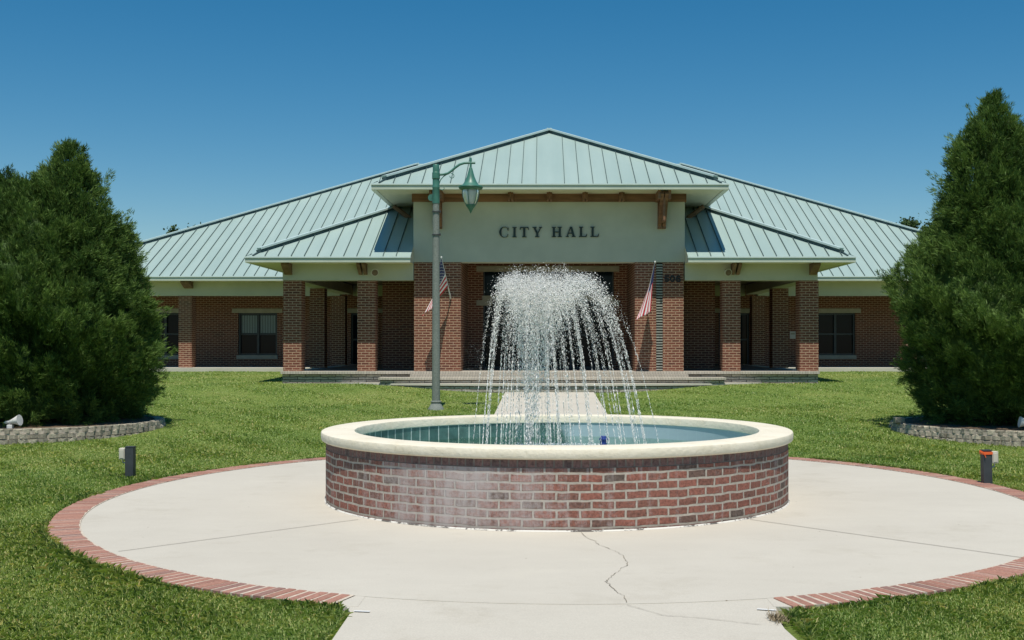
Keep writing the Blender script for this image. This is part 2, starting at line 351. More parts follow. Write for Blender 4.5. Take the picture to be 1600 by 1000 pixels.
c = k.mix(.8, c, k.ramp(k.math('ADD', k.math('MULTIPLY', a, .65), k.math('MULTIPLY', b, .35)), [(.34, (.72, .85, .8)), (.62, (1.35, 1.15, 1.15))]), 'MULTIPLY')
k.base(c); k.set(Roughness=.5); k.p.inputs['Specular IOR Level'].default_value = .3
tr = k.n('BsdfTranslucent'); k.l(k.mix(1, c, (1.2, 1.35, .7), 'MULTIPLY'), tr.inputs[0]); ms = k.n('MixShader'); ms.inputs[0].default_value = .3
k.l(k.p.outputs[0], ms.inputs[1]); k.l(tr.outputs[0], ms.inputs[2]); k.l(ms.outputs[0], k.out.inputs[0]); M['blade'] = k.m
def foliage(name, a, b, c_, tl=.2):
    k = N(name); g = k.n('NewGeometry'); nz = k.noise(1.6, 4)
    at = k.n('Attribute', attribute_name='tone')
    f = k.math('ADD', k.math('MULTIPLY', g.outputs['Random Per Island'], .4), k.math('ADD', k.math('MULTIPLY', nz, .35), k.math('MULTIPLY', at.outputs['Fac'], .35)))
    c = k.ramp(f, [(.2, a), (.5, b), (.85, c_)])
    k.base(c); k.set(Roughness=.6); k.p.inputs['Specular IOR Level'].default_value = .2
    tr = k.n('BsdfTranslucent'); k.l(c, tr.inputs[0]); ms = k.n('MixShader'); ms.inputs[0].default_value = tl
    k.l(k.p.outputs[0], ms.inputs[1]); k.l(tr.outputs[0], ms.inputs[2]); k.l(ms.outputs[0], k.out.inputs[0]); return k.m
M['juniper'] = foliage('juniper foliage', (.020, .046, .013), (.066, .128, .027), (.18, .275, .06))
M['leaf'] = foliage('broad leaves', (.03, .055, .02), (.05, .09, .028), (.09, .14, .05))

# ------------------------------------------------------------------ terrain
YB = [-60, 18.5, 23.7, 30.2, 32, 41, 60, 700]; ZB = [0, 0, .25, .43, .50, .62, .70, .70]
def path_z(y): return float(np.interp(y, YB, ZB))
def sm(t): t = np.clip(t, 0, 1); return t*t*(3-2*t)
def ground_z(x, y):
    return np.interp(y, YB, ZB)+.16*sm((np.abs(x)-1.6)/3.4)*sm((np.asarray(y)-26.5)/4.5)-.03
PC, PRX, PRY = (.0, 13.0), 5.0, 5.46        # plaza ellipse (inner edge of the brick border)
PC = (.09, 13.0)
xs = np.concatenate([[-600, -250, -100, -50, -30], np.arange(-22, 22.01, .5), [30, 50, 100, 250, 600]])
ys = np.concatenate([[-60, -30, -12], np.arange(-4, 45.01, .5), [50, 60, 80, 120, 200, 400, 700]])
gx, gy = np.meshgrid(xs, ys); gz = ground_z(gx, gy)
V = np.stack([gx.ravel(), gy.ravel(), gz.ravel()], 1); nx = len(xs); ny = len(ys)
i0 = (np.arange(ny-1)[:, None]*nx+np.arange(nx-1)[None]).ravel()
g = fast_mesh('ground', V, np.stack([i0, i0+1, i0+nx+1, i0+nx], 1), M['lawn']); tag(g, kind='structure')
g.data.polygons.foreach_set('use_smooth', [True]*len(g.data.polygons))

# ------------------------------------------------------------------ plaza slab, path, border
A1 = math.atan2(-math.sqrt(1-((1.42-PC[0])/PRX)**2), (1.42-PC[0])/PRX)       # ends of the front opening
A2 = math.atan2(-math.sqrt(1-((1.42+PC[0])/PRX)**2), -(1.42+PC[0])/PRX)
m = MB(); n = 180
pts = [(PC[0]+PRX*math.cos(2*math.pi*i/n), PC[1]+PRY*math.sin(2*math.pi*i/n)) for i in range(n)]
m.face([(x, y, 0) for x, y in pts])
for i in range(n):
    a, b = pts[i], pts[(i+1) % n]; m.face([(a[0], a[1], -.12), (b[0], b[1], -.12), (b[0], b[1], 0), (a[0], a[1], 0)])
plaza = m.build('plaza', M['concrete']); tag(plaza, kind='structure')
yf = PC[1]-PRY*math.sqrt(1-(1.42/PRX)**2)
# near path: joins the plaza front between the border ends, flares a little on its right side
m = MB(); seg = 40
top = []
for i in range(seg+1):
    x = -1.395+2.79*i/seg; top.append((x, PC[1]-PRY*math.sqrt(1-((x-PC[0])/PRX)**2)+.012))
L = [(-1.42, yf-.3), (-1.37, yf-.45), (-1.35, 5.0), (-1.35, 0), (-1.35, -8)]
Rr = [(1.36, yf-.30), (1.34, yf-.5), (1.31, yf-.62), (1.30, 6.9), (1.32, 6.6), (1.34, 5.6), (1.36, 0), (1.36, -8)]
poly = top+Rr+L[::-1]
poly = poly[::-1]
m.face([(x, y, -.004) for x, y in poly])
for i in range(len(poly)):
    a, b = poly[i], poly[(i+1) % len(poly)]; m.face([(a[0], a[1], -.12), (b[0], b[1], -.12), (b[0], b[1], -.004), (a[0], a[1], -.004)])
bm_ = m.build('path', M['concrete']); tag(bm_, kind='structure')
# far path up to the steps
m = MB(); PW = 1.165; yy = [18.2, 20, 21.5, 22.6, 23.7, 25, 26.5, 28, 30.25]
def pz(y): return path_z(y)+.012
for a, b in zip(yy[:-1], yy[1:]):
    m.face([(-PW, a, pz(a)), (PW, a, pz(a)), (PW, b, pz(b)), (-PW, b, pz(b))])
    for s in (-1, 1): m.face([(s*PW, a, pz(a)-.1), (s*PW, b, pz(b)-.1), (s*PW, b, pz(b)), (s*PW, a, pz(a))][::s])
tag(m.build('path', M['concrete']), kind='structure')

# brick border: every brick a small block, one mesh (surface pattern of the plaza edge)
def bring(name, r0, r1, pitch, w, z0, z1, mat, parent=None):
    t = A1+.0; end = 2*math.pi+A2
    bm = bmesh.new(); ts = []
    while t < end:
        ts.append(t); t += pitch/math.hypot(PRX*math.sin(t), PRY*math.cos(t))
    for t in ts:
        c = Vector((PC[0]+PRX*math.cos(t), PC[1]+PRY*math.sin(t), 0))
        nrm = Vector((math.cos(t)/PRX, math.sin(t)/PRY, 0)).normalized(); tg = Vector((-nrm.y, nrm.x, 0))
        jz = random.uniform(-.003, .003); jw = random.uniform(-.002, .002); jr = random.uniform(-.006, .006)
        P = []
        for zz in (z0, z1+jz):
            for r, s in ((r0+jr, -1), (r1+jr, -1), (r1+jr, 1), (r0+jr, 1)):
                ww = (w+jw)/2*(1+.0*r)
                P.append(bm.verts.new(c+nrm*r+tg*s*ww+Vector((0, 0, zz))))
        for f in ((4, 5, 6, 7), (0, 1, 5, 4), (1, 2, 6, 5), (2, 3, 7, 6), (3, 0, 4, 7)): bm.faces.new([P[i] for i in f])
    bmesh.ops.recalc_face_normals(bm, faces=bm.faces)
    me = bpy.data.meshes.new(name); bm.to_mesh(me); bm.free(); me.materials.append(mat)
    o = bpy.data.objects.new(name, me); col.objects.link(o); o.parent = parent
    b = o.modifiers.new('bevel', 'BEVEL'); b.width = .004; b.segments = 1
    return o
bb = bring('brick_edging', .012, .285, .0865, .0665, -.1, .008, M['border'])
tag(bb, 'red brick soldier course edging round the concrete plaza', 'edging')
m = MB()
NB = 200
for i in range(NB):
    t0 = A1+(2*math.pi+A2-A1)*i/NB; t1 = A1+(2*math.pi+A2-A1)*(i+1)/NB
    def q(t, r, z):
        nr = Vector((math.cos(t)/PRX, math.sin(t)/PRY, 0)).normalized(); return Vector((PC[0]+PRX*math.cos(t), PC[1]+PRY*math.sin(t), z))+nr*r
    m.face([q(t0, .001, .004), q(t0, .280, .004), q(t1, .280, .004), q(t1, .001, .004)])
    m.face([q(t0, .280, -.1), q(t1, .280, -.1), q(t1, .280, .004), q(t0, .280, .004)])
mo = m.build('mortar_bed', M['mortar'], bb)
# end blocks of concrete beside the border ends
m = MB()
for s in (-1, 1): m = MB(); m.box(s*1.475, s*1.35, yf-.29, yf+.03, -.1, -.002); m.build('end_block', M['concrete'], bb)

# control joints and the wandering crack
def strip(pts, w, z, name, mat, parent):
    m = MB()
    for i in range(len(pts)-1):
        a = Vector((*pts[i], z)); b = Vector((*pts[i+1], z)); d = (b-a).normalized(); s = Vector((-d.y, d.x, 0))
        w0 = w[i] if hasattr(w, '__len__') else w; w1 = w[i+1] if hasattr(w, '__len__') else w
        m.face([a-s*w0/2, b-s*w1/2, b+s*w1/2, a+s*w0/2])
    return m.build(name, mat, parent)
def G(px, py): d = F*CH/(py-VY); return (X(px, d), d)
def jit(p0, p1, n, a): 
    return [(p0[0]+(p1[0]-p0[0])*i/n+random.uniform(-a, a), p0[1]+(p1[1]-p0[1])*i/n+random.uniform(-a, a)) for i in range(n+1)]
strip(jit(G(185, 862), G(560, 812), 24, .002), .009, .004, 'control_joint', M['joint'], plaza)
strip(jit(G(1172, 812), G(1600, 872), 24, .002), .010, .004, 'control_joint', M['joint'], plaza)
cr = [(908, 831), (913, 838), (930, 846), (935, 852), (950, 857), (963, 862), (973, 868), (976, 876), (982, 882), (972, 888), (966, 894), (955, 900), (953, 905), (945, 909), (952, 913), (957, 920), (966, 926), (974, 931), (980, 945)]
cp = []
for a, b in zip(cr[:-1], cr[1:]):
    A, B = G(*a), G(*b)
    for i in range(4): cp.append((A[0]+(B[0]-A[0])*i/4+random.uniform(-.010, .010), A[1]+(B[1]-A[1])*i/4+random.uniform(-.012, .012)))
strip(cp, [random.uniform(.001, .009) for _ in cp], .004, 'crack', M['crack'], plaza)
cp = [G(980, 945)]; 
for a, b in zip([(980, 945), (1035, 961), (1090, 965), (1140, 970), (1190, 976)][:-1], [(1035, 961), (1090, 965), (1140, 970), (1190, 976)]):
    A, B = G(*a), G(*b)
    for i in range(1, 7): cp.append((A[0]+(B[0]-A[0])*i/6+random.uniform(-.006, .006), A[1]+(B[1]-A[1])*i/6+random.uniform(-.008, .008)))
strip(cp, [random.uniform(.002, .006) for _ in cp], .002, 'crack', M['crack'], plaza)

for a, b in (((553, 955), (578, 956)), ((1183, 952), (1213, 954))):
    strip([G(*a), G(*b)], .028, .0035, 'joint_filler', M['white'], plaza)
# ------------------------------------------------------------------ fountain
FC = (0.0, 13.0); FR = 2.56
ft = empty('fountain', (FC[0], FC[1], 0)); tag(ft, 'round red brick fountain basin with thick cream coping, filled with water', 'fountain')
def local(o, par, loc=(0, 0, 0)): o.parent = par; o.location = loc; return o
m = MB(); m.lathe(0, 0, [(FR, -.05), (FR, .575)], 160); m.build('brick_wall', M['brick_f'], ft, smooth=True)
m = MB(); m.lathe(0, 0, [(FR-.004, .575), (FR-.004, .665)], 160); m.build('soldier_course', M['brick_s'], ft, smooth=True)
prof = [(FR-.06, .655), (FR+.025, .655), (FR+.045, .668), (FR+.052, .69), (FR+.052, .738), (FR+.046, .752), (FR+.034, .758), (2.262, .760), (2.250, .756), (2.245, .745), (2.245, .668), (2.258, .663)]
m = MB(); m.lathe(0, 0, prof, 160); cop = m.build('coping', M['coping'], ft, smooth=True)
m = MB(); m.lathe(0, 0, [(2.257, .664), (2.257, .12)], 160, out=False); m.build('tile_wall', M['tile'], ft, smooth=True)
m = MB(); m.face([(2.31*math.cos(2*math.pi*i/96), 2.31*math.sin(2*math.pi*i/96), .14) for i in range(96)]); m.build('basin_floor', M['poolfloor'], ft)
m = MB(); NR = 40
for i in range(NR):
    r0, r1 = 2.255*i/NR, 2.255*(i+1)/NR
    for kk in range(96):
        a, b = 2*math.pi*kk/96, 2*math.pi*(kk+1)/96
        q = [(r0*math.cos(a), r0*math.sin(a), .485), (r1*math.cos(a), r1*math.sin(a), .485), (r1*math.cos(b), r1*math.sin(b), .485), (r0*math.cos(b), r0*math.sin(b), .485)]
        if i == 0: q = q[1:]; q = [(0, 0, .485), q[0], q[1]]
        m.face(q)
pw = m.build('water_surface', M['water'], ft, smooth=True)
m = MB(); m.tube([(-.25, 0, .15), (-.25, 0, .50), (-.25, 0, .53)], [.05, .05, .035], 16); m.build('nozzle', M['band'], ft)
# dark line where the wall meets the slab and a pale sealant bead
m = MB(); m.lathe(0, 0, [(FR+.001, .014), (FR+.010, .003), (FR+.014, .001)], 160); m.build('sealant_bead', M['bead'], ft, smooth=True)
# blue float in the basin
fl = empty('float', (X(943, 13.6), 13.6, .47)); tag(fl, 'small dark blue plastic float in the fountain basin', 'float')
m = MB(); m.lathe(0, 0, [(0, .15), (.03, .15), (.036, .142), (.04, .128), (.042, -.02), (0, -.02)], 20, out=False); m.build('canister', M['bluep'], fl, smooth=True)
m = MB(); m.lathe(0, 0, [(.046, .10), (.052, .105), (.052, .118), (.043, .122)], 20, out=True); m.build('collar', M['bluep'], fl, smooth=True)

# spray: streams of droplets thrown up and falling back in a dome
def spray():
    P = []; D = []; S = []; NX = -.31
    g = 9.81; z0 = .54
    def stream(az, H, Rl, dens, jit0, jit1, jr=0., lowline=True, cx=0., cy=0.):
        vz = math.sqrt(2*g*H); T = vz/g+math.sqrt(2*(H+z0-.485)/g); vr = Rl/T
        n = int(dens*T)
        t = np.sort(rng.random(n))*T
        late = t/T
        q = np.clip((late-.56)/.30, 0, 1) if lowline else np.zeros(n)
        j = jit0*(1-.6*q)+jit1*np.sin(np.pi*np.clip(late, 0, 1))**1.5*(1-.93*q)
        x = cx+vr*t*math.cos(az)+rng.normal(0, 1, n)*j; y = cy+vr*t*math.sin(az)+rng.normal(0, 1, n)*j
        z = z0+vz*t-.5*g*t*t+rng.normal(0, 1, n)*j*1.0
        keep = (z > .49) & ((late > .30) | (rng.random(n) < .05+late*1.1))
        x = x+NX+(.35/T)*t
        vx = np.full(n, vr*math.cos(az)+.35/T); vy = np.full(n, vr*math.sin(az)); vv = vz-g*t
        P.append(np.stack([x, y, z], 1)[keep]); D.append(np.stack([vx, vy, vv], 1)[keep])
        s = rng.lognormal(0, .45, n)*.0025*(1-.45*(q if lowline else 0))
        S.append(s[keep])
    nS = 52
    for i in range(nS):                                   # outer ring
        az = 2*math.pi*i/nS+rng.normal(0, .02)
        H = 1.92+rng.normal(0, .06)-.08*math.cos(az)**2; Rl = .945+rng.normal(0, .055)+.05*math.cos(az)
        stream(az, H, Rl, 900, .006, .036)
    for i in range(26):                                   # inner, more ragged
        az = 2*math.pi*i/26+rng.normal(0, .06)
        if math.cos(az) > .1 and rng.random() < .4: continue
        stream(az, 1.79+rng.normal(0, .09), .66+rng.normal(0, .06), 900, .010, .048)
    for i in range(16):
        az = rng.uniform(0, 2*math.pi); Rl = rng.uniform(.1, .5)
        stream(az, 1.70+rng.normal(0, .10), Rl, 800, .014, .06)
    n = 420                                               # loose mist drifting to the left
    x = -.80-np.abs(rng.normal(0, .16, n)); z = .6+rng.random(n)*1.1; y = rng.normal(0, .3, n)
    P.append(np.stack([x, y, z], 1)); D.append(np.tile([0, 0, -1.], (n, 1))); S.append(np.full(n, .0015))
    return np.concatenate(P), np.concatenate(D), np.concatenate(S)
P, D, S = spray()
sp_ = np.linalg.norm(D, axis=1); dn = D/np.maximum(sp_, 1e-6)[:, None]
el = np.clip(1.0+.55*np.abs(D[:, 2])+np.where(D[:, 2] < -3.5, (-D[:, 2]-3.5)*1.9, 0), 1.15, 9)*rng.uniform(.8, 1.25, len(S))*S
a = np.cross(dn, [0.3, 1, .1]); a /= np.linalg.norm(a, axis=1)[:, None]; b = np.cross(dn, a)
V = np.stack([P+dn*el[:, None], P-dn*el[:, None], P+a*S[:, None], P-a*S[:, None], P+b*S[:, None], P-b*S[:, None]], 1).reshape(-1, 3)
base = (np.arange(len(P))*6)[:, None, None]
tri = np.array([[0, 2, 4], [0, 4, 3], [0, 3, 5], [0, 5, 2], [1, 4, 2], [1, 3, 4], [1, 5, 3], [1, 2, 5]])
Fc = (base+tri[None]).reshape(-1, 3)
spo = fast_mesh('water_spray', V, Fc, M['spray']); spo.location = (FC[0], FC[1], 0)
spo.data.polygons.foreach_set('use_smooth', [True]*len(spo.data.polygons))
tag(spo, 'dome of water droplets shooting up and falling back into the fountain', 'water spray', kind='stuff')
print('drops', len(P))
# froth where the heavy fall lands
n = 1500; r = np.abs(rng.normal(0, .16, n)); t = rng.random(n)*2*math.pi
c = np.stack([-.24+r*np.cos(t)*1.3, -.05+r*np.sin(t), np.full(n, .487)+np.abs(rng.normal(0, .018, n))], 1)
n2 = 1600; t = rng.random(n2)*2*math.pi; r = .92+rng.normal(0, .05, n2)
c = np.concatenate([c, np.stack([.04+r*np.cos(t), r*np.sin(t), np.full(n2, .486)+np.abs(rng.normal(0, .008, n2))], 1)])
s = rng.uniform(.004, .013, len(c))[:, None]
V = np.stack([c+s*np.array(o_) for o_ in ((1, 0, 0), (-1, 0, 0), (0, 1, 0), (0, -1, 0), (0, 0, .8), (0, 0, -.5))], 1).reshape(-1, 3)
base = (np.arange(len(c))*6)[:, None, None]
tri = np.array([[0, 2, 4], [2, 1, 4], [1, 3, 4], [3, 0, 4], [2, 0, 5], [1, 2, 5], [3, 1, 5], [0, 3, 5]])
fo = fast_mesh('froth', V, (base+tri[None]).reshape(-1, 3), M['foam']); fo.location = (FC[0], FC[1], 0)
tag(fo, 'white froth on the basin water under the falling spray', 'froth', kind='stuff')

# ------------------------------------------------------------------ city hall
hall = empty('city_hall', (0, 32, .95)); tag(hall, 'wide single storey brick city hall with pale green metal hip roofs and cream entrance tower', 'building')
HO = Vector((0, 32, .95))
def pieces(mb, name, mat, parent=None, k=6):
    for i in range(0, len(mb.f), k):
        q = MB()
        for j in range(i, min(i+k, len(mb.f))): q.face([mb.v[t] for t in mb.f[j]])
        part(q, name, mat, parent)
def part(mb, name, mat, parent=None, **kw):
    o = mb.build(name, mat, None, **kw)
    o.parent = parent or hall
    if parent is None: o.location = -HO
    return o
FZ = .953; EZ = 4.08; SO = 3.93; SL = .472; HW = 3.765
XO = .03   # the porches sit a touch right of the tower axis
# floors and bases
m = MB(); m.box(-7.42+XO, 7.42+XO, 31.70, 43.4, FZ-.07, FZ); part(m, 'porch_floor', M['paver'])
m = MB(); m.box(-7.0+XO, 7.0+XO, 33.3, 43.45, FZ+.001, FZ+.006); part(m, 'porch_tiling', M['shaded'])
m = MB(); m.box(-7.39+XO, 7.39+XO, 31.78, 43.0, .3, FZ-.072); part(m, 'stone_base', M['stone'])
for s in (-1, 1):
    m = MB(); m.box(s*7.45+XO, s*18.6, 40.45, 43.6, .35, .872); part(m, 'walkway_slab', M['conc_far'])
m = MB(); m.box(-4.62, 4.78, 31.12, 31.72, .74, .803); m.box(-3.8, 3.8, 31.42, 31.78, .803, .875); pieces(m, 'step', M['paver'])
m = MB(); m.box(-4.58, 4.74, 31.17, 31.75, .35, .739); part(m, 'step_riser', M['stone'])
# bowed bottom step
m = MB(); arc = []
for i in range(41):
    x = -5.75+11.6*i/40; arc.append((x, 31.72-1.27*(1-((x-.05)/5.8)**2)))
poly = arc+[(5.85, 31.77), (-5.75, 31.77)]
m.face([(x, y, .645) for x, y in poly]); 
for a, b in zip(arc[:-1], arc[1:]): m.face([(*a, .595), (*b, .595), (*b, .645), (*a, .645)])
part(m, 'step', M['conc_far'])
m = MB()
arc2 = [(x*.995, y+.03) for x, y in arc]; u = 0
for a, b in zip(arc2[:-1], arc2[1:]):
    L_ = math.hypot(b[0]-a[0], b[1]-a[1]); m.face([(*a, .25), (*b, .25), (*b, .6), (*a, .6)], [(u, .25), (u+L_, .25), (u+L_, .6), (u, .6)]); u += L_
part(m, 'step_riser', M['stone'])
# entrance pillars
lx0, lx1 = X(647, 32), X(720, 32); rx0, rx1 = X(992, 32), X(1068, 32)
m = MB(); m.box(lx0, lx1, 32, 33.2, FZ, 3.98); part(m, 'pillar', M['brick'])
gl0, gl1 = X(1025.3, 32), X(1035.6, 32)
m = MB(); m.box(rx0, gl0, 32, 33.2, FZ, 3.98); m.box(gl1, rx1, 32, 33.2, FZ, 3.98); pr = part(m, 'pillar', M['brick'])
m = MB(); m.box(gl0, gl1, 32.06, 32.2, FZ, 3.98); part(m, 'louvre_back', M['void'])
m = MB(); z = FZ+.03
while z < 3.95:
    m.box(gl0+.003, gl1-.003, 32.012, 32.05, z, z+.036); z += .0745
part(m, 'louvre', M['louvre'])
# tower box
BT = 5.63
m = MB(); m.box(-HW, HW, 31.965, 32.5, 3.98, 5.875); m.box(-HW, -HW+.25, 32.5, 39, 3.985, 5.87); m.box(HW-.25, HW, 32.5, 39, 3.985, 5.87)
part(m, 'frieze', M['stucco'])
m = MB(); m.box(-HW-.01, HW+.01, 31.93, 31.963, BT+.02, 5.872)
for s in (-1, 1): m.box(s*(HW+.001), s*(HW+.04), 31.93, 34.6, BT+.02, 5.872)
part(m, 'timber_fascia', M['wood'])
for px in (798, 858.5, 914, 971):
    m = MB(); x = X(px, 31.8)
    for s in (-1, 1): m.box(x+s*.045-.028, x+s*.045+.028, 31.60, 31.925, BT+.02, 5.870)
    m.box(x-.018, x+.018, 31.50, 31.925, BT+.07, 5.871)
    part(m, 'rafter_tail', M['wood'])
for px in (684, 1034.5):
    m = MB(); x = X(px, 31.8)
    for s in (-1, 1):
        m.box(x+s*.062-.05, x+s*.062+.05, 31.83, 31.962, 4.90, 5.873)
        m.bar((x+s*.062, 31.86, 5.00), (x+s*.062, 31.12, 5.80), .095, .10, (0, 0, 1))
        m.box(x+s*.14-.035, x+s*.14+.035, 31.10, 31.93, 5.63, 5.868)
    m.box(x-.03, x+.03, 31.2, 31.9, 5.05, 5.86)
    part(m, 'knee_brace', M['wood'], bevel=.006)
for s in (-1, 1):
    m = MB(); p0 = Vector((s*(HW+.03), 34.2, 4.95)); p1 = Vector((s*4.15, 34.2, 5.45)); p2 = Vector((s*4.6, 34.2, 5.80))
    m.tube([p0, p1, p2], [.09, .08, .07], 8); part(m, 'side_brace', M['wooddk'])  # cream brace in dark timber, its shade put into the colour

# lettering, built from strokes
def serif_letter(ch, x0, x1, z0, z1):
    H = z1-z0; W = x1-x0; T = .062; t = .026; sf = .022
    polys = []
    rect = lambda a, b, c, d: polys.append([(a, c), (b, c), (b, d), (a, d)])
    def slant(ax, az, bx, bz, w):  # bottom point to top point
        polys.append([(ax-w/2, az), (ax+w/2, az), (bx+w/2, bz), (bx-w/2, bz)])
    def stem(xc, serif=.028):
        rect(xc-T/2, xc+T/2, z0+sf-.002, z1-sf+.002); rect(xc-T/2-serif, xc+T/2+serif, z0, z0+sf); rect(xc-T/2-serif, xc+T/2+serif, z1-sf, z1)
    if ch == 'I': stem((x0+x1)/2)
    if ch == 'L':
        xc = x0+.06; stem(xc); rect(xc+T/2-.002, x1-.02, z0, z0+sf); polys.append([(x1-.045, z0+sf-.002), (x1-.02, z0), (x1, z0+.085), (x1-.018, z0+.085)])
    if ch == 'H':
        a, b = x0+.06, x1-.06; stem(a); stem(b); rect(a+T/2-.002, b-T/2+.002, z0+H*.5-t/2, z0+H*.5+t/2)
    if ch == 'T':
        xc = (x0+x1)/2; rect(xc-T/2, xc+T/2, z0+sf-.002, z1-t+.002); rect(xc-T/2-.03, xc+T/2+.03, z0, z0+sf); rect(x0+.012, x1-.012, z1-t, z1)
        polys.append([(x0, z1-.08), (x0+.016, z1-.08), (x0+.04, z1-t+.001), (x0+.012, z1)]); polys.append([(x1-.016, z1-.08), (x1, z1-.08), (x1-.012, z1), (x1-.04, z1-t+.001)])
    if ch == 'Y':
        xc = (x0+x1)/2; zm = z0+H*.45; rect(xc-T/2, xc+T/2, z0+sf-.002, zm); rect(xc-T/2-.03, xc+T/2+.03, z0, z0+sf)
        slant(xc-.002, zm-.03, x0+.055, z1-sf+.002, T); slant(xc+.014, zm-.03, x1-.04, z1-sf+.002, t+.006)
        rect(x0, x0+.115, z1-sf, z1); rect(x1-.085, x1, z1-sf, z1)
    if ch == 'A':
        xc = (x0+x1)/2; slant(x0+.04, z0+sf-.002, xc-.006, z1, t+.004); slant(x1-.055, z0+sf-.002, xc+.012, z1, T)
        rect(x0, x0+.085, z0, z0+sf); rect(x1-.11, x1, z0, z0+sf); rect(x0+.075, x1-.09, z0+H*.33, z0+H*.33+t)
    if ch == 'C':
        cx, cz, rx, rz = x0+W*.56, (z0+z1)/2, W*.56, H/2+.006
        N_ = 22; a0, a1 = R(48), R(312)
        for i in range(N_):
            u, v = a0+(a1-a0)*i/N_, a0+(a1-a0)*(i+1)/N_
            th = lambda t_: .014+.050*max(0, -math.cos(t_))**1.2
            o_ = lambda t_, w_: (cx+(rx-w_)*math.cos(t_), cz+(rz-w_*.45)*math.sin(t_))
            polys.append([o_(v, 0), o_(v, th(v)), o_(u, th(u)), o_(u, 0)][::-1])
        xe = cx+rx*math.cos(a0); polys.append([(xe-.004, z1-.10), (xe+.016, z1-.10), (xe+.016, z1-.004), (xe-.004, z1-.02)])
        polys.append([(xe-.02, z0+.045), (xe+.012, z0+.062), (xe+.010, z0+.09), (xe-.004, z0+.09)])
    return polys
def fix(p):
    a = sum(p[i][0]*p[(i+1) % len(p)][1]-p[(i+1) % len(p)][0]*p[i][1] for i in range(len(p)))
    return p if a > 0 else p[::-1]
dl = 31.95
for ch, a, b in zip('CITYHALL', (780, 800.5, 812, 832, 862, 884, 904.5, 922.5), (794.5, 807.5, 826.5, 847, 878, 899.5, 917.5, 936)):
    m = MB(); zt = 354 if ch != 'C' else 354
    for i, p in enumerate(serif_letter(ch, X(a, dl), X(b, dl), Z(371-(b-780)*.0045, dl), Z(355-(b-780)*.0045, dl))):
        m.prism(fix(p), 31.925-.0004*(i % 7), 31.964)
    part(m, 'letter', M['letter'], merge=False)
def digit(ch, x0, x1, z0, z1):
    T = .045; P = []; cx = (x0+x1)/2; rx = (x1-x0)/2
    def ringseg(cx, cz, rx, rz, a0, a1, n=16):
        for i in range(n):
            u, v = a0+(a1-a0)*i/n, a0+(a1-a0)*(i+1)/n
            q = lambda t_, k_: (cx+(rx-k_)*math.cos(t_), cz+(rz-k_)*math.sin(t_))
            P.append([q(u, 0), q(v, 0), q(v, T), q(u, T)])
    H = z1-z0
    if ch == '0': ringseg(cx, (z0+z1)/2, rx, H/2, 0, 2*math.pi, 20)
    if ch == '5':
        P.append([(x0+.02, z1-T), (x1-.006, z1-T), (x1-.006, z1), (x0+.02, z1)]); P.append([(x0+.006, z0+H*.42), (x0+T, z0+H*.42), (x0+T+.01, z1-T*.9), (x0+.02, z1-T*.9)])
        ringseg(cx, z0+H*.31, rx, H*.31, R(-160), R(145))
    if ch == '6':
        ringseg(cx, z0+H*.31, rx, H*.31, 0, 2*math.pi); ringseg(cx+.01, z0+H*.5, rx+.01, H*.5, R(50), R(190))
    return P
for ch, a, b in zip('506', (1037.6, 1046.6, 1055.8), (1045.8, 1054.8, 1064)):
    m = MB()
    for i, p in enumerate(digit(ch, X(a, 31.98), X(b, 31.98), Z(441, 31.98), Z(430, 31.98))): m.prism(fix(p), 31.972-.0003*(i % 9), 31.999)
    part(m, 'house_number', M['number'], merge=False)

# recessed entrance
m = MB(); ob0, ob1 = X(755, 35), X(959, 35)
m.box(lx1-.3, ob0, 35, 35.2, FZ, 4.35); m.box(ob1, rx0+.3, 35, 35.2, FZ, 4.35); m.box(ob0, ob1, 35, 35.2, Z(424, 35), 4.35)
m.box(lx1-.25, lx1-.004, 32.6, 35, FZ, 4.35); m.box(rx0+.004, rx0+.25, 32.6, 35, FZ, 4.35)
part(m, 'entrance_wall', M['brick'])
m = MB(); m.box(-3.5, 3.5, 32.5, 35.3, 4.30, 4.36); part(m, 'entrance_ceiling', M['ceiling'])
m = MB(); m.box(X(744.5, 35), X(967.5, 35), 34.965, 35.05, Z(424.5, 35), Z(416, 35)); part(m, 'lintel', M['lintel'])
m = MB(); m.box(X(744.5, 35), X(769, 35), 34.965, 35.05, Z(477.5, 35), Z(469, 35)); m.box(X(945, 35), X(967.5, 35), 34.965, 35.05, Z(477.5, 35), Z(469, 35))
m.box(X(753.5, 35), X(959.5, 35), 34.985, 35.05, Z(469, 35)+.001, Z(462, 35)); part(m, 'lintel', M['lintel'])
dr = MB(); dr.box(ob0, ob1, 35.12, 35.14, FZ, Z(424, 35)); ent = part(dr, 'entrance_glazing', M['glass'])
m = MB()
for px in (755.5, 790, 824, 858, 892, 926, 958.5): x = X(px, 35); m.box(x-.03, x+.03, 35.07, 35.12, FZ, Z(424, 35))
for z in (FZ, 1.95, 3.08): m.box(ob0, ob1, 35.08, 35.119, z, z+.07)
part(m, 'door_frame', M['frame'], parent=ent)
# brick blocks either side of the entrance, facing the porches
for s in (-1, 1):
    xa = s*3.70; xb = s*4.98
    m = MB(); m.box(xa, xb, 34.5, 43.5, FZ, 3.9); part(m, 'wall', M['brick'])
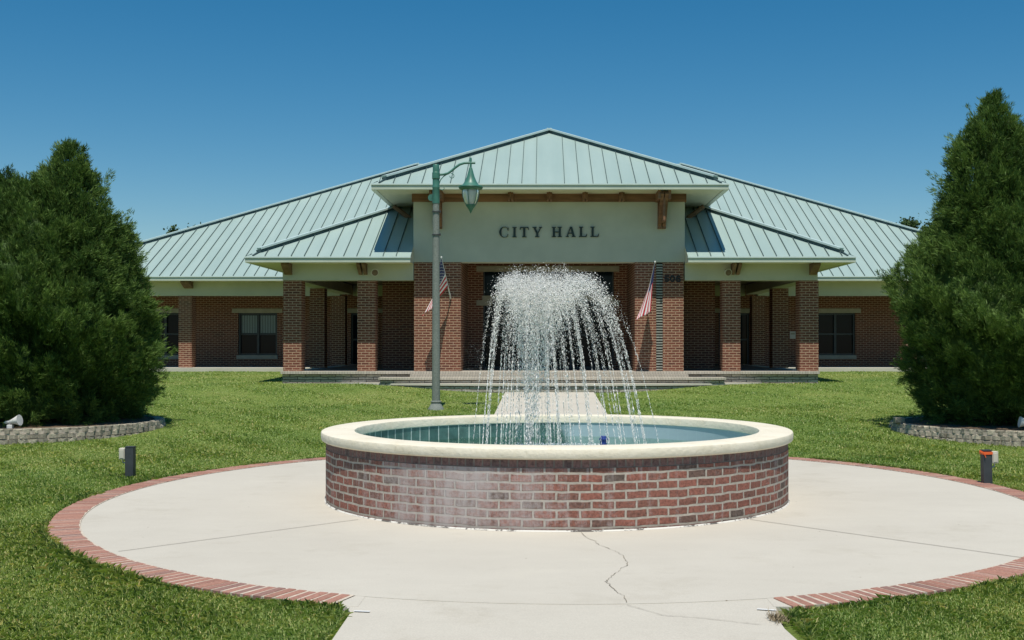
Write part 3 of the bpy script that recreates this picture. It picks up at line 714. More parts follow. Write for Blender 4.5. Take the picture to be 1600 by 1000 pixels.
# main front wall with window openings
WY = 43.5
def wx(px): return X(px, WY)
def wz(py): return Z(py, WY)
wins = [(228, 287, 489, 555, 'dark'), (372, 433, 489, 555, 'blind'), (1275, 1336.5, 489, 555, 'dark'), (548, 590, 489, 572, 'door'), (1123, 1171, 489, 572, 'door'), (1425, 1486, 489, 555, 'dark')]
segs = sorted(wins); m = MB(); WX = 17.2; prev = -WX
for a, b, t0, t1, kd in segs:
    m.box(prev, wx(a), WY, WY+.25, .8, 3.95); m.box(wx(a), wx(b), WY, WY+.25, wz(t0), 3.95)
    if kd != 'door': m.box(wx(a), wx(b), WY, WY+.25, .8, wz(t1))
    prev = wx(b)
m.box(prev, WX, WY, WY+.25, .8, 3.95)
for s in (-1, 1): m.box(s*(WX-.25), s*WX, WY+.25, 62, .5, 3.95)
m.box(-WX, WX, 62, 62.25, .5, 3.95)
part(m, 'wall', M['brick'])
for a, b, t0, t1, kd in wins:
    w = MB(); x0, x1, z0, z1 = wx(a), wx(b), wz(t1), wz(t0); xm = (x0+x1)/2; zm = (z0+z1)/2
    nm = 'door' if kd == 'door' else 'window'
    w.box(x0, x0+.07, WY+.08, WY+.16, z0, z1); w.box(x1-.07, x1, WY+.08, WY+.16, z0, z1); w.box(xm-.045, xm+.045, WY+.08, WY+.16, z0, z1)
    w.box(x0+.07, x1-.07, WY+.085, WY+.155, z1-.07, z1); w.box(x0+.07, x1-.07, WY+.085, WY+.155, z0, z0+.07); w.box(x0+.07, x1-.07, WY+.085, WY+.155, zm-.03, zm+.03)
    wo_ = part(w, nm, M['frame'])
    q = MB(); q.box(x0+.05, x1-.05, WY+.17, WY+.18, z0, z1); part(q, 'pane', M['glass'], parent=wo_)
    if kd == 'blind':
        q = MB(); q.box(x0+.09, xm-.055, WY+.150, WY+.169, zm+.04, z1-.09); q.box(xm+.055, x1-.09, WY+.150, WY+.169, zm+.04, z1-.09); part(q, 'blind', M['blind'], parent=wo_)
    q = MB(); q.box(x0-.22, x1+.2, WY-.03, WY+.06, z1, wz(482)); part(q, 'lintel', M['lintel'], parent=wo_)
    if kd != 'door': q = MB(); q.box(x0-.05, x1+.03, WY-.06, WY+.07, wz(561), z0); part(q, 'sill', M['lintel'], parent=wo_)
# beams
BB = 3.478
m = MB(); 
for s in (-1, 1):
    xa, xb = sorted((s*(HW+.002), s*7.43+XO)); m.box(xa, xb, 31.99, 32.45, BB, SO+.004)
    m.box(s*7.43+XO, s*7.0+XO, 32.45, 41.0, BB, SO+.003)
    xa, xb = sorted((s*7.44+XO, s*17.3)); m.box(xa, xb, 41.0, 41.4, 3.43, SO+.002)
    xa, xb = sorted((s*3.8, s*6.98+XO)); m.box(xa, xb, 41.0, 41.4, 3.43, SO+.002)
pieces(m, 'beam', M['stucco'])
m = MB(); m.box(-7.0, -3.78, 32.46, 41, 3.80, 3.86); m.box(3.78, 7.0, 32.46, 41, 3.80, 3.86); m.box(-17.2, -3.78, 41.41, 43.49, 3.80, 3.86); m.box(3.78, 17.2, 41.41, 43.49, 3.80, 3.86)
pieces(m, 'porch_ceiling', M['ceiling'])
# brick columns
def column(pa, pb, d, zb, zt, mat='brick'):
    m = MB(); x0, x1 = X(pa, d), X(pb, d); m.box(x0, x1, d, d+(x1-x0), zb, zt); return part(m, 'column', M[mat])
for a, b in ((442.5, 466), (558, 582), (1133, 1158), (1254, 1279)): column(a-(3 if a < 800 else 0)*0, b+0, 32.0, FZ, BB-.002) if False else None
for a, b in ((442.5, 471), (558.5, 586.5), (1129, 1157), (1249.5, 1279)): column(a, b, 32.03, FZ, BB-.002)
for a, b in ((484, 507), (1207, 1232)): column(a, b, 36.5, FZ, BB-.002, 'brick')
for a, b in ((518, 539), (1175, 1196)): column(a, b, 41.02, FZ, 3.428, 'brick')
for xx in (-12.92, 12.92, -17.05, 17.05):
    m = MB(); m.box(xx-.235, xx+.235, 41.02, 41.5, .872, 3.428); part(m, 'column', M['brick'])
# small timber brackets on beams
def bracket(x, y, w_=.09, n=1, h=.30, zt=SO):
    m = MB()
    for i in range(n):
        xx = x+(i-(n-1)/2)*(w_+.05)
        m.box(xx-w_/2, xx+w_/2, y-.10, y-.001, zt-h, zt-.002); 
        m.face([(xx-w_/2, y-.10, zt-h), (xx+w_/2, y-.10, zt-h), (xx+w_/2, y-.52, zt-.06), (xx-w_/2, y-.52, zt-.06)])
        m.face([(xx-w_/2, y-.52, zt-.06), (xx+w_/2, y-.52, zt-.06), (xx+w_/2, y-.52, zt-.002), (xx-w_/2, y-.52, zt-.002)])
        for s in (-1, 1): m.face([(xx+s*w_/2, y-.10, zt-h), (xx+s*w_/2, y-.52, zt-.06), (xx+s*w_/2, y-.52, zt-.002), (xx+s*w_/2, y-.10, zt-.002)][::s])
    return part(m, 'bracket', M['wooddk'])
bracket(X(450, 31.9), 31.99, .2); bracket(X(1271, 31.9), 31.99, .2)
bracket(X(567, 31.9), 31.99, .09, 2); bracket(X(1149, 31.9), 31.99, .09, 2)
bracket(X(294, 40.9), 41.0, .3, 1, .24); bracket(12.92, 41.0, .3, 1, .24)

# roofs -------------------------------------------------
def rib(m, a, b, nrm, w=.017, h=.034): m.bar(Vector(a)+nrm*h*.5, Vector(b)+nrm*h*.5, w, h, nrm)
def slope_roof(name, half, y0, zt, tf, ridge_y1, side_y1, xo=0, pitch=.37, phase=0, back=None, gap=0):
    """hip front at y0; front slope runs tf metres in plan; sides run back to side_y1 at eaves, ridge to ridge_y1"""
    zr = zt+SL*tf; hx = half-tf
    m = MB(); e = lambda x, y, z: (x+xo, y, z)
    if gap:
        yg = 32.6; zg = zt+SL*(yg-y0)
        m.face([e(-half, y0, zt), (-gap, y0, zt), (-gap, yg, zg), (gap, yg, zg), (gap, y0, zt), e(half, y0, zt), e(0, y0+tf, zr)])
    else: m.face([e(-half, y0, zt), e(half, y0, zt), e(hx, y0+tf, zr), e(-hx, y0+tf, zr)] if hx > .01 else [e(-half, y0, zt), e(half, y0, zt), e(0, y0+tf, zr)])
    for s in (-1, 1):
        f = [e(s*half, y0, zt), e(s*half, side_y1, zt), e(s*hx, ridge_y1, zr), e(s*hx, y0+tf, zr)]
        m.face(f if s > 0 else f[::-1])
    if hx > .01: m.face([e(-hx, y0+tf, zr), e(hx, y0+tf, zr), e(hx, ridge_y1, zr), e(-hx, ridge_y1, zr)])
    if back: m.face([e(half, side_y1, zt), e(-half, side_y1, zt), e(-hx, ridge_y1, zr), e(hx, ridge_y1, zr)])
    ro = part(m, name, M['roof'])
    nf = Vector((0, -SL, 1)).normalized(); s_ = MB(); sides = []
    x = -half+phase
    while x < half:
        t = min(tf, half-abs(x))-.06
        if t > .12 and abs(x+xo) > gap+.04: rib(s_, e(x, y0+.01, zt+.0047), e(x, y0+t, zt+SL*t), nf)
        x += pitch
    for s in (-1, 1):
        ns = Vector((s*SL, 0, 1)).normalized(); y = y0+.2; q_ = MB(); sides.append(q_)
        while y < side_y1:
            t = min(tf, y-y0)-.05
            if back: t = min(t, side_y1-y)
            if t > .12: rib(q_, e(s*half, y, zt), e(s*(half-t), y, zt+SL*t), ns)
            y += pitch
    for q_ in [s_]+sides: part(q_, 'standing_seam', M['seam'], parent=ro)
    c = MB(); dk = MB()
    for s in (-1, 1):
        a = Vector(e(s*half, y0, zt+.035)); b = Vector(e(s*hx, y0+tf, zr+.035)); up_ = Vector((0, 0, .065)); c.bar(a+up_+(b-a).normalized()*.45, b+up_, .21, .05, (0, 0, 1))
        off = Vector((0, -.06, -.005)); dk.bar(a+off+(b-a).normalized()*.40, b+off, .05, .075, (0, 0, 1))
        dk.bar(a+Vector((-s*.20, .03, .0)), a+off+Vector((0, 0, -.02))+(b-a).normalized()*.45, .05, .02, (0, 0, 1))
    yr = ridge_y1
    if hx > .01: c.bar(e(-hx, y0+tf, zr+.04), e(hx, y0+tf, zr+.04), .2, .05)
    else: c.bar(e(0, y0+tf-.08, zr+.04), e(0, yr, zr+.04), .2, .05)
    pieces(c, 'hip_cap', M['cap'], ro); pieces(dk, 'cap_closure', M['seam'], ro)
    # eaves: gutter, drip edge, soffit
    g_ = MB(); d_ = MB(); so_ = MB()
    def runx(xa, xb, y):
        g_.box(xa, xb, y-.02, y+.11, zt-.155, zt-.035); d_.box(xa-.012, xb+.012, y-.045, y+.13, zt-.034, zt-.002)
    if gap: runx(xo-half, -gap, y0); runx(gap, xo+half, y0)
    else: runx(xo-half, xo+half, y0)
    for s in (-1, 1):
        xa, xb = sorted((xo+s*(half-.11), xo+s*(half+.02))); g_.box(xa, xb, y0+.11, side_y1, zt-.155, zt-.035)
        xa, xb = sorted((xo+s*(half-.13), xo+s*(half+.045))); d_.box(xa, xb, y0+.13, side_y1, zt-.034, zt-.002)
    pieces(g_, 'gutter', M['gutter'], ro); pieces(d_, 'drip_edge', M['drip'], ro)
    return ro
TY0, TH = 30.97, 4.80
rt = slope_roof('roof', TH, TY0, 6.02, TH, 49.2, 44.3, xo=.02, pitch=.384, phase=.2)
rp = slope_roof('roof', 8.28, 31.25, EZ, 8.28, 48.5, 40.3, xo=XO, pitch=.356, phase=.18, gap=HW+.003)
rm = slope_roof('roof', 18.2, 40.25, EZ, 12.2, 52.45, 64.6, xo=.1, pitch=.368, phase=.1, back=True)
def soffit(parts, z, name='soffit'):
    m = MB()
    for x0, x1, y0, y1 in parts: m.box(min(x0, x1), max(x0, x1), y0, y1, z, z+.03)
    pieces(m, name, M['soffit'])
soffit([(-TH+.12+.02, TH-.1, TY0+.1, 31.93), (-TH+.12, -HW, 31.93, 44), (HW, TH-.1, 31.93, 44)], 5.875)
soffit([(-8.14, -HW, 31.36, 31.99), (HW, 8.2, 31.36, 31.99), (-8.14, -7.43+XO, 31.99, 40.9), (7.43+XO, 8.2, 31.99, 40.9)], SO+.005)
soffit([(-18.0, -7.46, 40.36, 41.0), (7.5, 18.2, 40.36, 41.0), (-18.0, -17.3, 41.0, 64.4), (17.3, 18.2, 41.0, 64.4)], SO+.003)
m = MB()
for s in (-1, 1): m.box(s*17.0, s*17.28, 41.4, 43.5, 3.43, 3.93)
pieces(m, 'beam', M['stucco'])

for s in (-1, 1):
    m = MB(); m.face([(s*(HW+.001), 31.24, SO), (s*(HW+.001), 31.99, SO), (s*(HW+.001), 31.99, EZ+SL*.74-.004), (s*(HW+.001), 31.24, EZ-.004)][::s]); part(m, 'end_panel', M['soffit'])
# round loudspeakers under the eaves
def speaker(px, label):
    x = X(px, 31.8); e = empty('loudspeaker', (x, 31.98, 3.70)); tag(e, label, 'loudspeaker', 'loudspeakers under the porch eaves')
    m = MB(); m.box(-.03, .03, -.12, .0, .02, .08); m.build('mount', M['wooddk'], e)
    m = MB(); c = Vector((0, -.17, 0)); dr_ = Vector((.25, -.9, -.25)).normalized()
    m.tube([c-dr_*.07, c-dr_*.02, c+dr_*.05, c+dr_*.10], [.04, .075, .10, .105], 18); m.build('horn', M['beige'], e, smooth=True)
    m = MB(); m.tube([c+dr_*.101, c+dr_*.106], [.085, .085], 18); m.build('grille', M['wooddk'], e)
speaker(585, 'round loudspeaker beside the bracket on the left porch beam')
speaker(1136, 'round loudspeaker beside the bracket on the right porch beam')
# posted notice and pale mats
nt_ = empty('notice', (X(1238.5, WY), WY-.02, wz(523.5))); tag(nt_, 'white notice posted on the brick wall inside the right porch', 'notice')
m = MB(); m.box(-.105, .105, 0, .018, -.14, .14); m.build('backing', M['paper'], nt_); m = MB(); m.box(-.075, .075, -.004, -.001, .02, .08); m.build('print', M['lintel'], nt_)
for px, lb in ((480, 'pale concrete block on the left porch floor beside the corner column'), (1241, 'pale concrete block on the right porch floor beside the corner column')):
    e = empty('paver_block', (X(px, 33), 32.6, FZ)); tag(e, lb, 'block', 'pale blocks on the porch floors')
    m = MB(); m.box(-.13 if px < 800 else -.17, .13, -.15, .15, 0, .035 if px < 800 else .06); m.build('slab', M['conc_far'], e, bevel=.006)

# handrail in the middle of the steps
hr = empty('handrail', (-.02, 30.9, .45)); tag(hr, 'thin grey metal handrail in the middle of the entrance steps', 'handrail')
m = MB(); m.tube([(0, -.62, .0), (0, -.62, .88)], .022, 10); m.build('post', M['galv'], hr, smooth=True)
m = MB(); m.tube([(0, 1.0, .5), (0, 1.0, 1.32)], .022, 10); m.build('post', M['galv'], hr, smooth=True)
m = MB(); m.tube([(0, -.85, .70), (0, -.80, .84), (0, -.62, .90), (0, 1.0, 1.34), (0, 1.2, 1.36)], .022, 10); m.build('rail', M['galv'], hr, smooth=True)

# ------------------------------------------------------------------ flags
def flag(name_label, tip, brk, spread, seed, mirror=1):
    """tip and bracket are world points on the staff; cloth hoisted at the tip hangs down"""
    tip = Vector(tip); brk = Vector(brk); e = empty('flag', tuple(brk)); tag(e, name_label, 'flag', 'flags on the entrance pillars')
    tl = tip-brk
    m = MB(); m.tube([(0, 0, 0), tuple(tl)], [.016, .012], 10); st = m.build('staff', M['flagpole'], e, smooth=True)
    m = MB(); m.lathe(tl.x, tl.y, [(0, tl.z+.045), (.022, tl.z+.03), (.027, tl.z+.01), (.02, tl.z-.01), (0, tl.z-.012)], 12, out=False); m.build('finial', M['flagpole'], e, smooth=True)
    m = MB(); m.tube([(-tl.x*.0, .06, -.06), (0, .0, 0), tuple(tl*.06)], [.035, .03, .028], 10); m.build('bracket', M['galv'], e, smooth=True)
    # cloth: u along the fly (down), v along the hoist (down the staff)
    NU, NV = 40, 26; fly = 1.42; hoist = .92; d = tl.normalized(); rnd = random.Random(seed)
    ph = rnd.uniform(0, 6)
    def P(u, v):
        base = tl*.985-d*hoist*v*(1-.52*u)          # hoist gathers as it hangs
        fold = math.sin(v*9+ph+u*1.1)*.055*min(1, u*2.2)+math.sin(v*17+ph*2)*.018*u
        q = base+Vector((spread[0]*u+spread[1]*v*u+fold*.35*mirror, -fold*.9-.03, 0))
        q.z -= fly*u*(.93-.08*v)
        return q
    cl = MB()
    for i in range(NU):
        for j in range(NV):
            u0, u1, v0, v1 = i/NU, (i+1)/NU, j/NV, (j+1)/NV
            mi = 2 if (v0 < 7/13-.001 and u0 < .40) else (0 if int(v0*13+1e-6) % 2 == 0 else 1)
            cl.face([P(u0, v0), P(u1, v0), P(u1, v1), P(u0, v1)], [(u0, v0), (u1, v0), (u1, v1), (u0, v1)], mi)
    c = cl.build('cloth', [M['red'], M['fwhite'], M['navy']], e, smooth=True)
    sd = c.modifiers.new('thick', 'SOLIDIFY'); sd.thickness = .004
    s_ = MB()
    for r in range(9):
        for q in range(6 if r % 2 == 0 else 5):
            v = (r+.9)/9.8*7/13; u = .40*((q+(.5 if r % 2 == 0 else 1.0))/6)
            c0 = P(u, v); du = (P(u+.01, v)-c0).normalized(); dv = (P(u, v+.01)-c0).normalized(); n_ = du.cross(dv)
            for sg in (-1, 1):
                pts_ = []
                for kk in range(10):
                    rr = .022 if kk % 2 == 0 else .009; t_ = 2*math.pi*kk/10
                    pts_.append(c0+du*math.cos(t_)*rr+dv*math.sin(t_)*rr+n_*sg*.0045)
                s_.face(pts_)
    s_.build('stars', M['fwhite'], c, merge=False)
    return e
flag('red white and blue striped flag on the left pillar behind the lamp pole', (X(690, 31.3), 31.25, Z(403, 31.25)), (X(703.5, 31.95), 31.95, Z(463, 31.95)), (-.22, -.42), 3, -1)
flag('red white and blue striped flag on the right pillar beside the louvre', (X(1023.5, 31.2), 31.2, Z(410, 31.2)), (X(1010, 31.95), 31.95, Z(468, 31.95)), (-.10, -.36), 5, 1)

# ------------------------------------------------------------------ street lamp
LD = 25.3; lx = X(681.3, LD); lz = float(ground_z(lx, LD))
la = empty('street_lamp', (lx, LD, lz)); tag(la, 'tall grey pole with green hooked arm and hanging green lantern on the lawn', 'street lamp')
pm = LD/F
zz = lambda py: Z(py, LD)-lz
m = MB(); m.tube([(0, 0, zz(630)), (0, 0, zz(460)), (0, 0, zz(312))], [.089, .082, .072], 24); m.build('pole', M['pole'], la, smooth=True)
m = MB(); m.lathe(0, 0, [(.185, -.05), (.18, .02), (.15, .06), (.118, .12), (.10, .155), (.118, .165), (.118, .185), (.098, .20)], 28); m.build('base', M['pole'], la, smooth=True)
m = MB(); m.lathe(0, 0, [(.0, zz(256.5)), (.06, zz(257)), (.072, zz(258.5)), (.074, zz(269)), (.086, zz(270)), (.088, zz(279)), (.076, zz(280)), (.076, zz(291)), (.082, zz(292)), (.082, zz(293.5)), (.078, zz(294.5)), (.080, zz(313)), (.08, zz(318))], 24, out=False); m.build('collar', M['lampgreen'], la, smooth=True)
m = MB(); m.tube([(-.10, 0, zz(309)), (-.10, -.02, zz(309))], [.075, .075], 18); m.bar((-.1, 0, zz(309)), (0, 0, zz(309)), .05, .03)
o = m.build('sensor_disc', M['lampgreen'], la, smooth=True)
for py in (331, 367):
    m = MB(); m.lathe(0, 0, [(.078, zz(py)-.012), (.091, zz(py)-.010), (.091, zz(py)+.012), (.078, zz(py)+.014)], 20); m.box(.07, .105, -.03, .0, zz(py)-.02, zz(py)+.03); m.build('band', M['band'], la, smooth=True)
hx = (735.5-681.3)*pm
arm = [(.06, zz(273)), (.16, zz(272.5)), (.26, zz(271)), (.34, zz(267)), (.42, zz(262)), (.52, zz(257)), (.62, zz(254.8)), (.74, zz(254.3)), (hx+.10, zz(254.6))]
m = MB(); m.tube([(x, 0, z) for x, z in arm], .026, 12); m.build('arm', M['lampgreen'], la, smooth=True)
m = MB()
m.tube([(.06, 0, zz(289)), (.10, 0, zz(281)), (.16, 0, zz(276)), (.26, 0, zz(271.5))], .010, 8)
cxs, czs = .345, zz(275); pts_ = []
for i in range(15):
    t_ = R(110)-R(300)*i/14; r_ = .055-.001*i; pts_.append((cxs+r_*math.cos(t_), 0, czs+r_*math.sin(t_)))
m.tube(pts_, .008, 8)
pts_ = []
for i in range(10):
    t_ = R(200)+R(200)*i/9; pts_.append((.13+.05*math.cos(t_), 0, zz(294)+.04*math.sin(t_)))
m.tube(pts_, .007, 8); m.build('scroll', M['lampgreen'], la, smooth=True)
m = MB(); m.tube([(hx, 0, zz(246.5)), (hx, 0, zz(248)), (hx, 0, zz(262.5))], [.018, .026, .022], 12); m.build('hanger', M['lampgreen'], la, smooth=True)
m = MB(); m.lathe(hx, 0, [(0, zz(261.5)), (.030, zz(262)), (.044, zz(265)), (.062, zz(270)), (.085, zz(276)), (.125, zz(283)), (.172, zz(288)), (.20, zz(289.5)), (.262, zz(291)), (.270, zz(292.5)), (.255, zz(295)), (.215, zz(296.5)), (.18, zz(297))], 32, out=False); lc = m.build('lamp_cap', M['lampgreen'], la, smooth=True)
m = MB(); m.lathe(hx, 0, [(.176, zz(296.5)), (.180, zz(300)), (.165, zz(307)), (.135, zz(314)), (.098, zz(319.5)), (.085, zz(321))], 28); m.build('globe', M['lampglass'], la, smooth=True)
m = MB(); m.lathe(hx, 0, [(.098, zz(298)), (.095, zz(306)), (.06, zz(317))], 16); m.build('diffuser', M['white'], la, smooth=True)
for kk in range(6):
    t_ = kk*math.pi/3+.26; m = MB(); pr_ = [(.186, zz(296.5)), (.192, zz(301)), (.176, zz(308)), (.144, zz(315)), (.10, zz(321))]
    m.tube([(hx+r_*math.cos(t_), r_*math.sin(t_), z_) for r_, z_ in pr_], .008, 6); m.build('cage_rib', M['lampgreen'], la, smooth=True)
m = MB(); m.lathe(hx, 0, [(.112, zz(319.8)), (.108, zz(321.5)), (.07, zz(325)), (.035, zz(329)), (.016, zz(332)), (0, zz(334))], 20, out=False); m.lathe(hx, 0, [(.084, zz(319.6)), (.112, zz(319.8))], 20); m.build('finial', M['lampgreen'], la, smooth=True)

# ------------------------------------------------------------------ outlet posts
def post(px, py, h, side, label, tape=False, tilt=0):
    d = F*(CH+.02)/(py-VY); e = empty('outlet_post', (X(px, d), d, float(ground_z(X(px, d), d))-.02)); e.rotation_euler = (0, R(tilt), 0)
    tag(e, label, 'outlet post', 'charcoal outlet posts beside the plaza')
    m = MB(); m.box(-.053, .053, -.053, .053, 0, h+.02); m.build('post', M['charcoal'], e, bevel=.006)
    m = MB(); m.box(-.056, .056, -.056, .056, h+.022, h+.032); m.build('cap', M['charcoal'], e)
    m = MB(); a = .058 if side > 0 else -.133; m.box(a, a+.075, -.05, .03, h-.135, h+.012); bx = m.build('outlet_box', M['beige'], e, bevel=.008)
    m = MB(); m.box(a+.012, a+.062, -.058, -.051, h-.115, h-.01); m.build('cover', M['beige'], bx, bevel=.002)
    m = MB(); m.tube([(a+.037, -.01, h-.14), (a+.037, -.01, h-.17), (side*.05, -.01, h-.19)], .010, 8); m.build('conduit', M['galv'], e)
    if tape:
        m = MB(); 
        for z_, dz in ((h-.012, .018), (h+.004, .014)): m.box(-.060, .060, -.060, .060, z_-dz/2, z_+dz/2)
        m.bar((-.05, -.064, h), (-.105, -.075, h+.03), .004, .02, (0, 0, 1)); m.bar((-.045, -.066, h-.01), (-.03, -.07, h-.055), .018, .004, (1, 0, 0))
        m.build('tape', M['orange'], e)
post(203.8, 746, .40, -1, 'charcoal post with a beige outlet box on its left side, left of the plaza')
post(1542, 758, .43, 1, 'charcoal post with orange tape round its top, right of the plaza', True, -1.5)

# ------------------------------------------------------------------ tree beds, junipers
def bed(cx, cy, r, label, group, zt=.25):
    e = empty('stone_bed', (cx, cy, 0)); tag(e, label, 'tree bed', group)
    bm = bmesh.new(); h = .078
    for c in range(3):
        rr = r-.018*c; n = int(2*math.pi*rr/.155); offa = rng.random()
        for i in range(n):
            t0 = 2*math.pi*(i+offa)/n; dt = 2*math.pi/n*.97
            z0 = ground_z(cx+rr*math.cos(t0), cy+rr*math.sin(t0)); z1 = zt-.085*(2-c); zb = z1-.082
            if c == 0: zb = min(zb, float(z0)-.02)
            ring = []
            K = 4
            for s in range(K+1):
                t = t0+dt*s/K; bul = .042*math.sin(math.pi*s/K)+rng.normal(0, .009)-.01*c
                ring.append((t, rr+bul))
            P0 = [bm.verts.new(((q*math.cos(t)), (q*math.sin(t)), zb+.006)) for t, q in ring]
            P1 = [bm.verts.new(((q-.006)*math.cos(t), (q-.006)*math.sin(t), z1-.008+rng.normal(0, .008))) for t, q in ring]
            Q1 = [bm.verts.new(((rr-.16)*math.cos(t), (rr-.16)*math.sin(t), z1-.004)) for t, q in ring]
            for s in range(K):
                bm.faces.new((P0[s], P0[s+1], P1[s+1], P1[s])); bm.faces.new((P1[s], P1[s+1], Q1[s+1], Q1[s]))
            bm.faces.new((P0[0], P1[0], Q1[0])); bm.faces.new((P0[-1], Q1[-1], P1[-1]))
    me = bpy.data.meshes.new('edging'); bm.to_mesh(me); bm.free(); me.materials.append(M['edging'])
    o = bpy.data.objects.new('edging', me); col.objects.link(o); o.parent = e
    m = MB(); m.lathe(0, 0, [(.0, zt-.01), (r*.5, zt+.02), (r-.13, zt-.02)], 64, out=False); m.build('mulch', M['mulch'], e, smooth=True)
    m = MB(); m.lathe(0, 0, [(r-.03, -.1), (r-.03, zt-.04)], 64); m.build('core', M['mortar'], e)
    return e
TL = (-9.62, 21.6); TR = (8.62, 21.2)
bed(TL[0], TL[1], 2.26, 'ring of rough grey stone edging under the left juniper', 'stone tree beds', .27)
bed(TR[0], TR[1], 2.30, 'ring of rough grey stone edging under the right juniper', 'stone tree beds', .26)

def spray_mesh(C, U, size, nb, width, spreadv):
    """C (N,3) spray positions, U (N,3) axis; each spray = nb leaf slivers fanned round its axis"""
    n = len(C); C = np.repeat(C, nb, 0); U = np.repeat(U, nb, 0); sz = np.repeat(size, nb)*rng.uniform(.6, 1.25, n*nb)
    d = U+rng.normal(0, spreadv, (n*nb, 3)); d /= np.linalg.norm(d, axis=1)[:, None]
    s = np.cross(d, rng.normal(0, 1, (n*nb, 3))); s /= np.linalg.norm(s, axis=1)[:, None]
    C = C+rng.normal(0, .25, (n*nb, 3))*np.repeat(size, nb)[:, None]*.5
    wv = (sz*width)[:, None]
    V = np.stack([C, C+d*sz[:, None]*.55+s*wv, C+d*sz[:, None], C+d*sz[:, None]*.45-s*wv], 1).reshape(-1, 3)
    Fq = np.arange(n*nb*4).reshape(-1, 4); return V, Fq

def juniper(loc, leaders, N_, label, seed, size=.092):
    global rng
    rng = np.random.default_rng(seed)
    e = empty('juniper', (loc[0], loc[1], .2)); tag(e, label, 'tree', 'conical junipers')
    lob = rng.normal(0, 1, (60, 3)); lobp = rng.uniform(0, 6.28, 60)
    def lump(th, z, li):
        v = 0
        for q in range(7):
            kf = (2, 3, 5, 7, 9, 4, 11)[q]; kz = (1.7, 2.9, 4.1, 5.3, 7.0, 8.0, 9.5)[q]
            v = v+np.sin(kf*th+kz*z+lobp[q+li*7])*(.06, .06, .055, .05, .045, .04, .035)[q]
        return v*(.78 if li == 0 else 1)
    Vs, Fs, Ts, off = [], [], [], 0
    core = MB()
    for li, (lx_, ly_, prof, wt) in enumerate(leaders):
        zs_ = np.array([p[0] for p in prof]); rs = np.array([p[1] for p in prof])
        zg = np.linspace(zs_[0], zs_[-1], 200); wgt = np.interp(zg, zs_, rs)+.12
        n = int(N_*wt); K_ = 40
        zc = rng.choice(zg, n, p=wgt/wgt.sum())+rng.normal(0, .02, n)
        th = rng.uniform(0, 2*math.pi, n); r0 = np.interp(zc, zs_, rs)
        lm = lump(th, zc, li % 7); fr = .86-np.abs(rng.normal(0, .09, n))
        r = np.maximum(r0*(fr+lm)-.06, .01)
        C = np.stack([lx_+r*np.cos(th), ly_+r*np.sin(th), zc-.06], 1)
        up = np.interp(zc, [zs_[0], zs_[0]+1, zs_[-1]-1.2, zs_[-1]], [.35, .8, 1.4, 2.6])
        U = np.stack([np.cos(th), np.sin(th), up], 1)+rng.normal(0, .33, (n, 3)); U /= np.linalg.norm(U, axis=1)[:, None]
        tl = rng.uniform(.16, .36, n)*np.where(rng.random(n) < .06, 1.45, 1)*np.clip(r0/.5, .6, 1)*(1 if li == 0 else 1.3)
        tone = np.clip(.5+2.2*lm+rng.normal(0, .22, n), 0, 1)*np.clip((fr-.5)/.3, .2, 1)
        # sprays along each tuft
        s_ = rng.random((n, K_))**.8
        Cs = C[:, None]+U[:, None]*(s_*tl[:, None])[..., None]+rng.normal(0, 1, (n, K_, 3))*((.085*(1-.75*s_))*np.clip(tl/.25, .6, 1.3)[:, None])[..., None]
        Us = U[:, None]+rng.normal(0, .30, (n, K_, 3))
        Cs = Cs.reshape(-1, 3); Us = Us.reshape(-1, 3); Us /= np.linalg.norm(Us, axis=1)[:, None]
        V, Fq = spray_mesh(Cs, Us, np.full(len(Cs), size), 5, .058, .27)
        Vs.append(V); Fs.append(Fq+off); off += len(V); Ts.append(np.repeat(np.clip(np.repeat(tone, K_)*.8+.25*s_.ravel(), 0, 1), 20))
        # solid core inside the crown, added to block light
        K = 28; zz_ = np.linspace(zs_[0]+.15, zs_[-1]-.25, 26)
        for a_, b_ in zip(zz_[:-1], zz_[1:]):
            for kk in range(K):
                t0, t1 = 2*math.pi*kk/K, 2*math.pi*(kk+1)/K
                def q(z_, t_):
                    rr = max(.01, float(np.interp(z_, zs_, rs)))*((.66 if li == 0 else .42)+.9*float(lump(np.array([t_]), np.array([z_]), li % 7)[0])); return (lx_+rr*math.cos(t_), ly_+rr*math.sin(t_), z_)
                core.face([q(a_, t0), q(a_, t1), q(b_, t1), q(b_, t0)])
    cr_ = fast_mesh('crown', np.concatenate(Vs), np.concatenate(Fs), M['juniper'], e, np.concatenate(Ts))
    core.build('blocker_core', M['juniper'], e, smooth=True)
    m = MB(); m.tube([(0, 0, -.1), (.02, 0, .5), (-.02, .03, 1.6), (0, 0, 3.2)], [.17, .13, .10, .05], 12)
    for t_ in range(7): 
        a_ = t_*2.4; z_ = .35+.25*t_; m.tube([(0, 0, z_), (.5*math.cos(a_), .5*math.sin(a_), z_+.35), (1.0*math.cos(a_), 1.0*math.sin(a_), z_+.9)], [.05, .035, .015], 8)
    m.build('trunk', M['bark'], e, smooth=True)
    print('juniper quads', sum(len(f) for f in Fs))
    return e
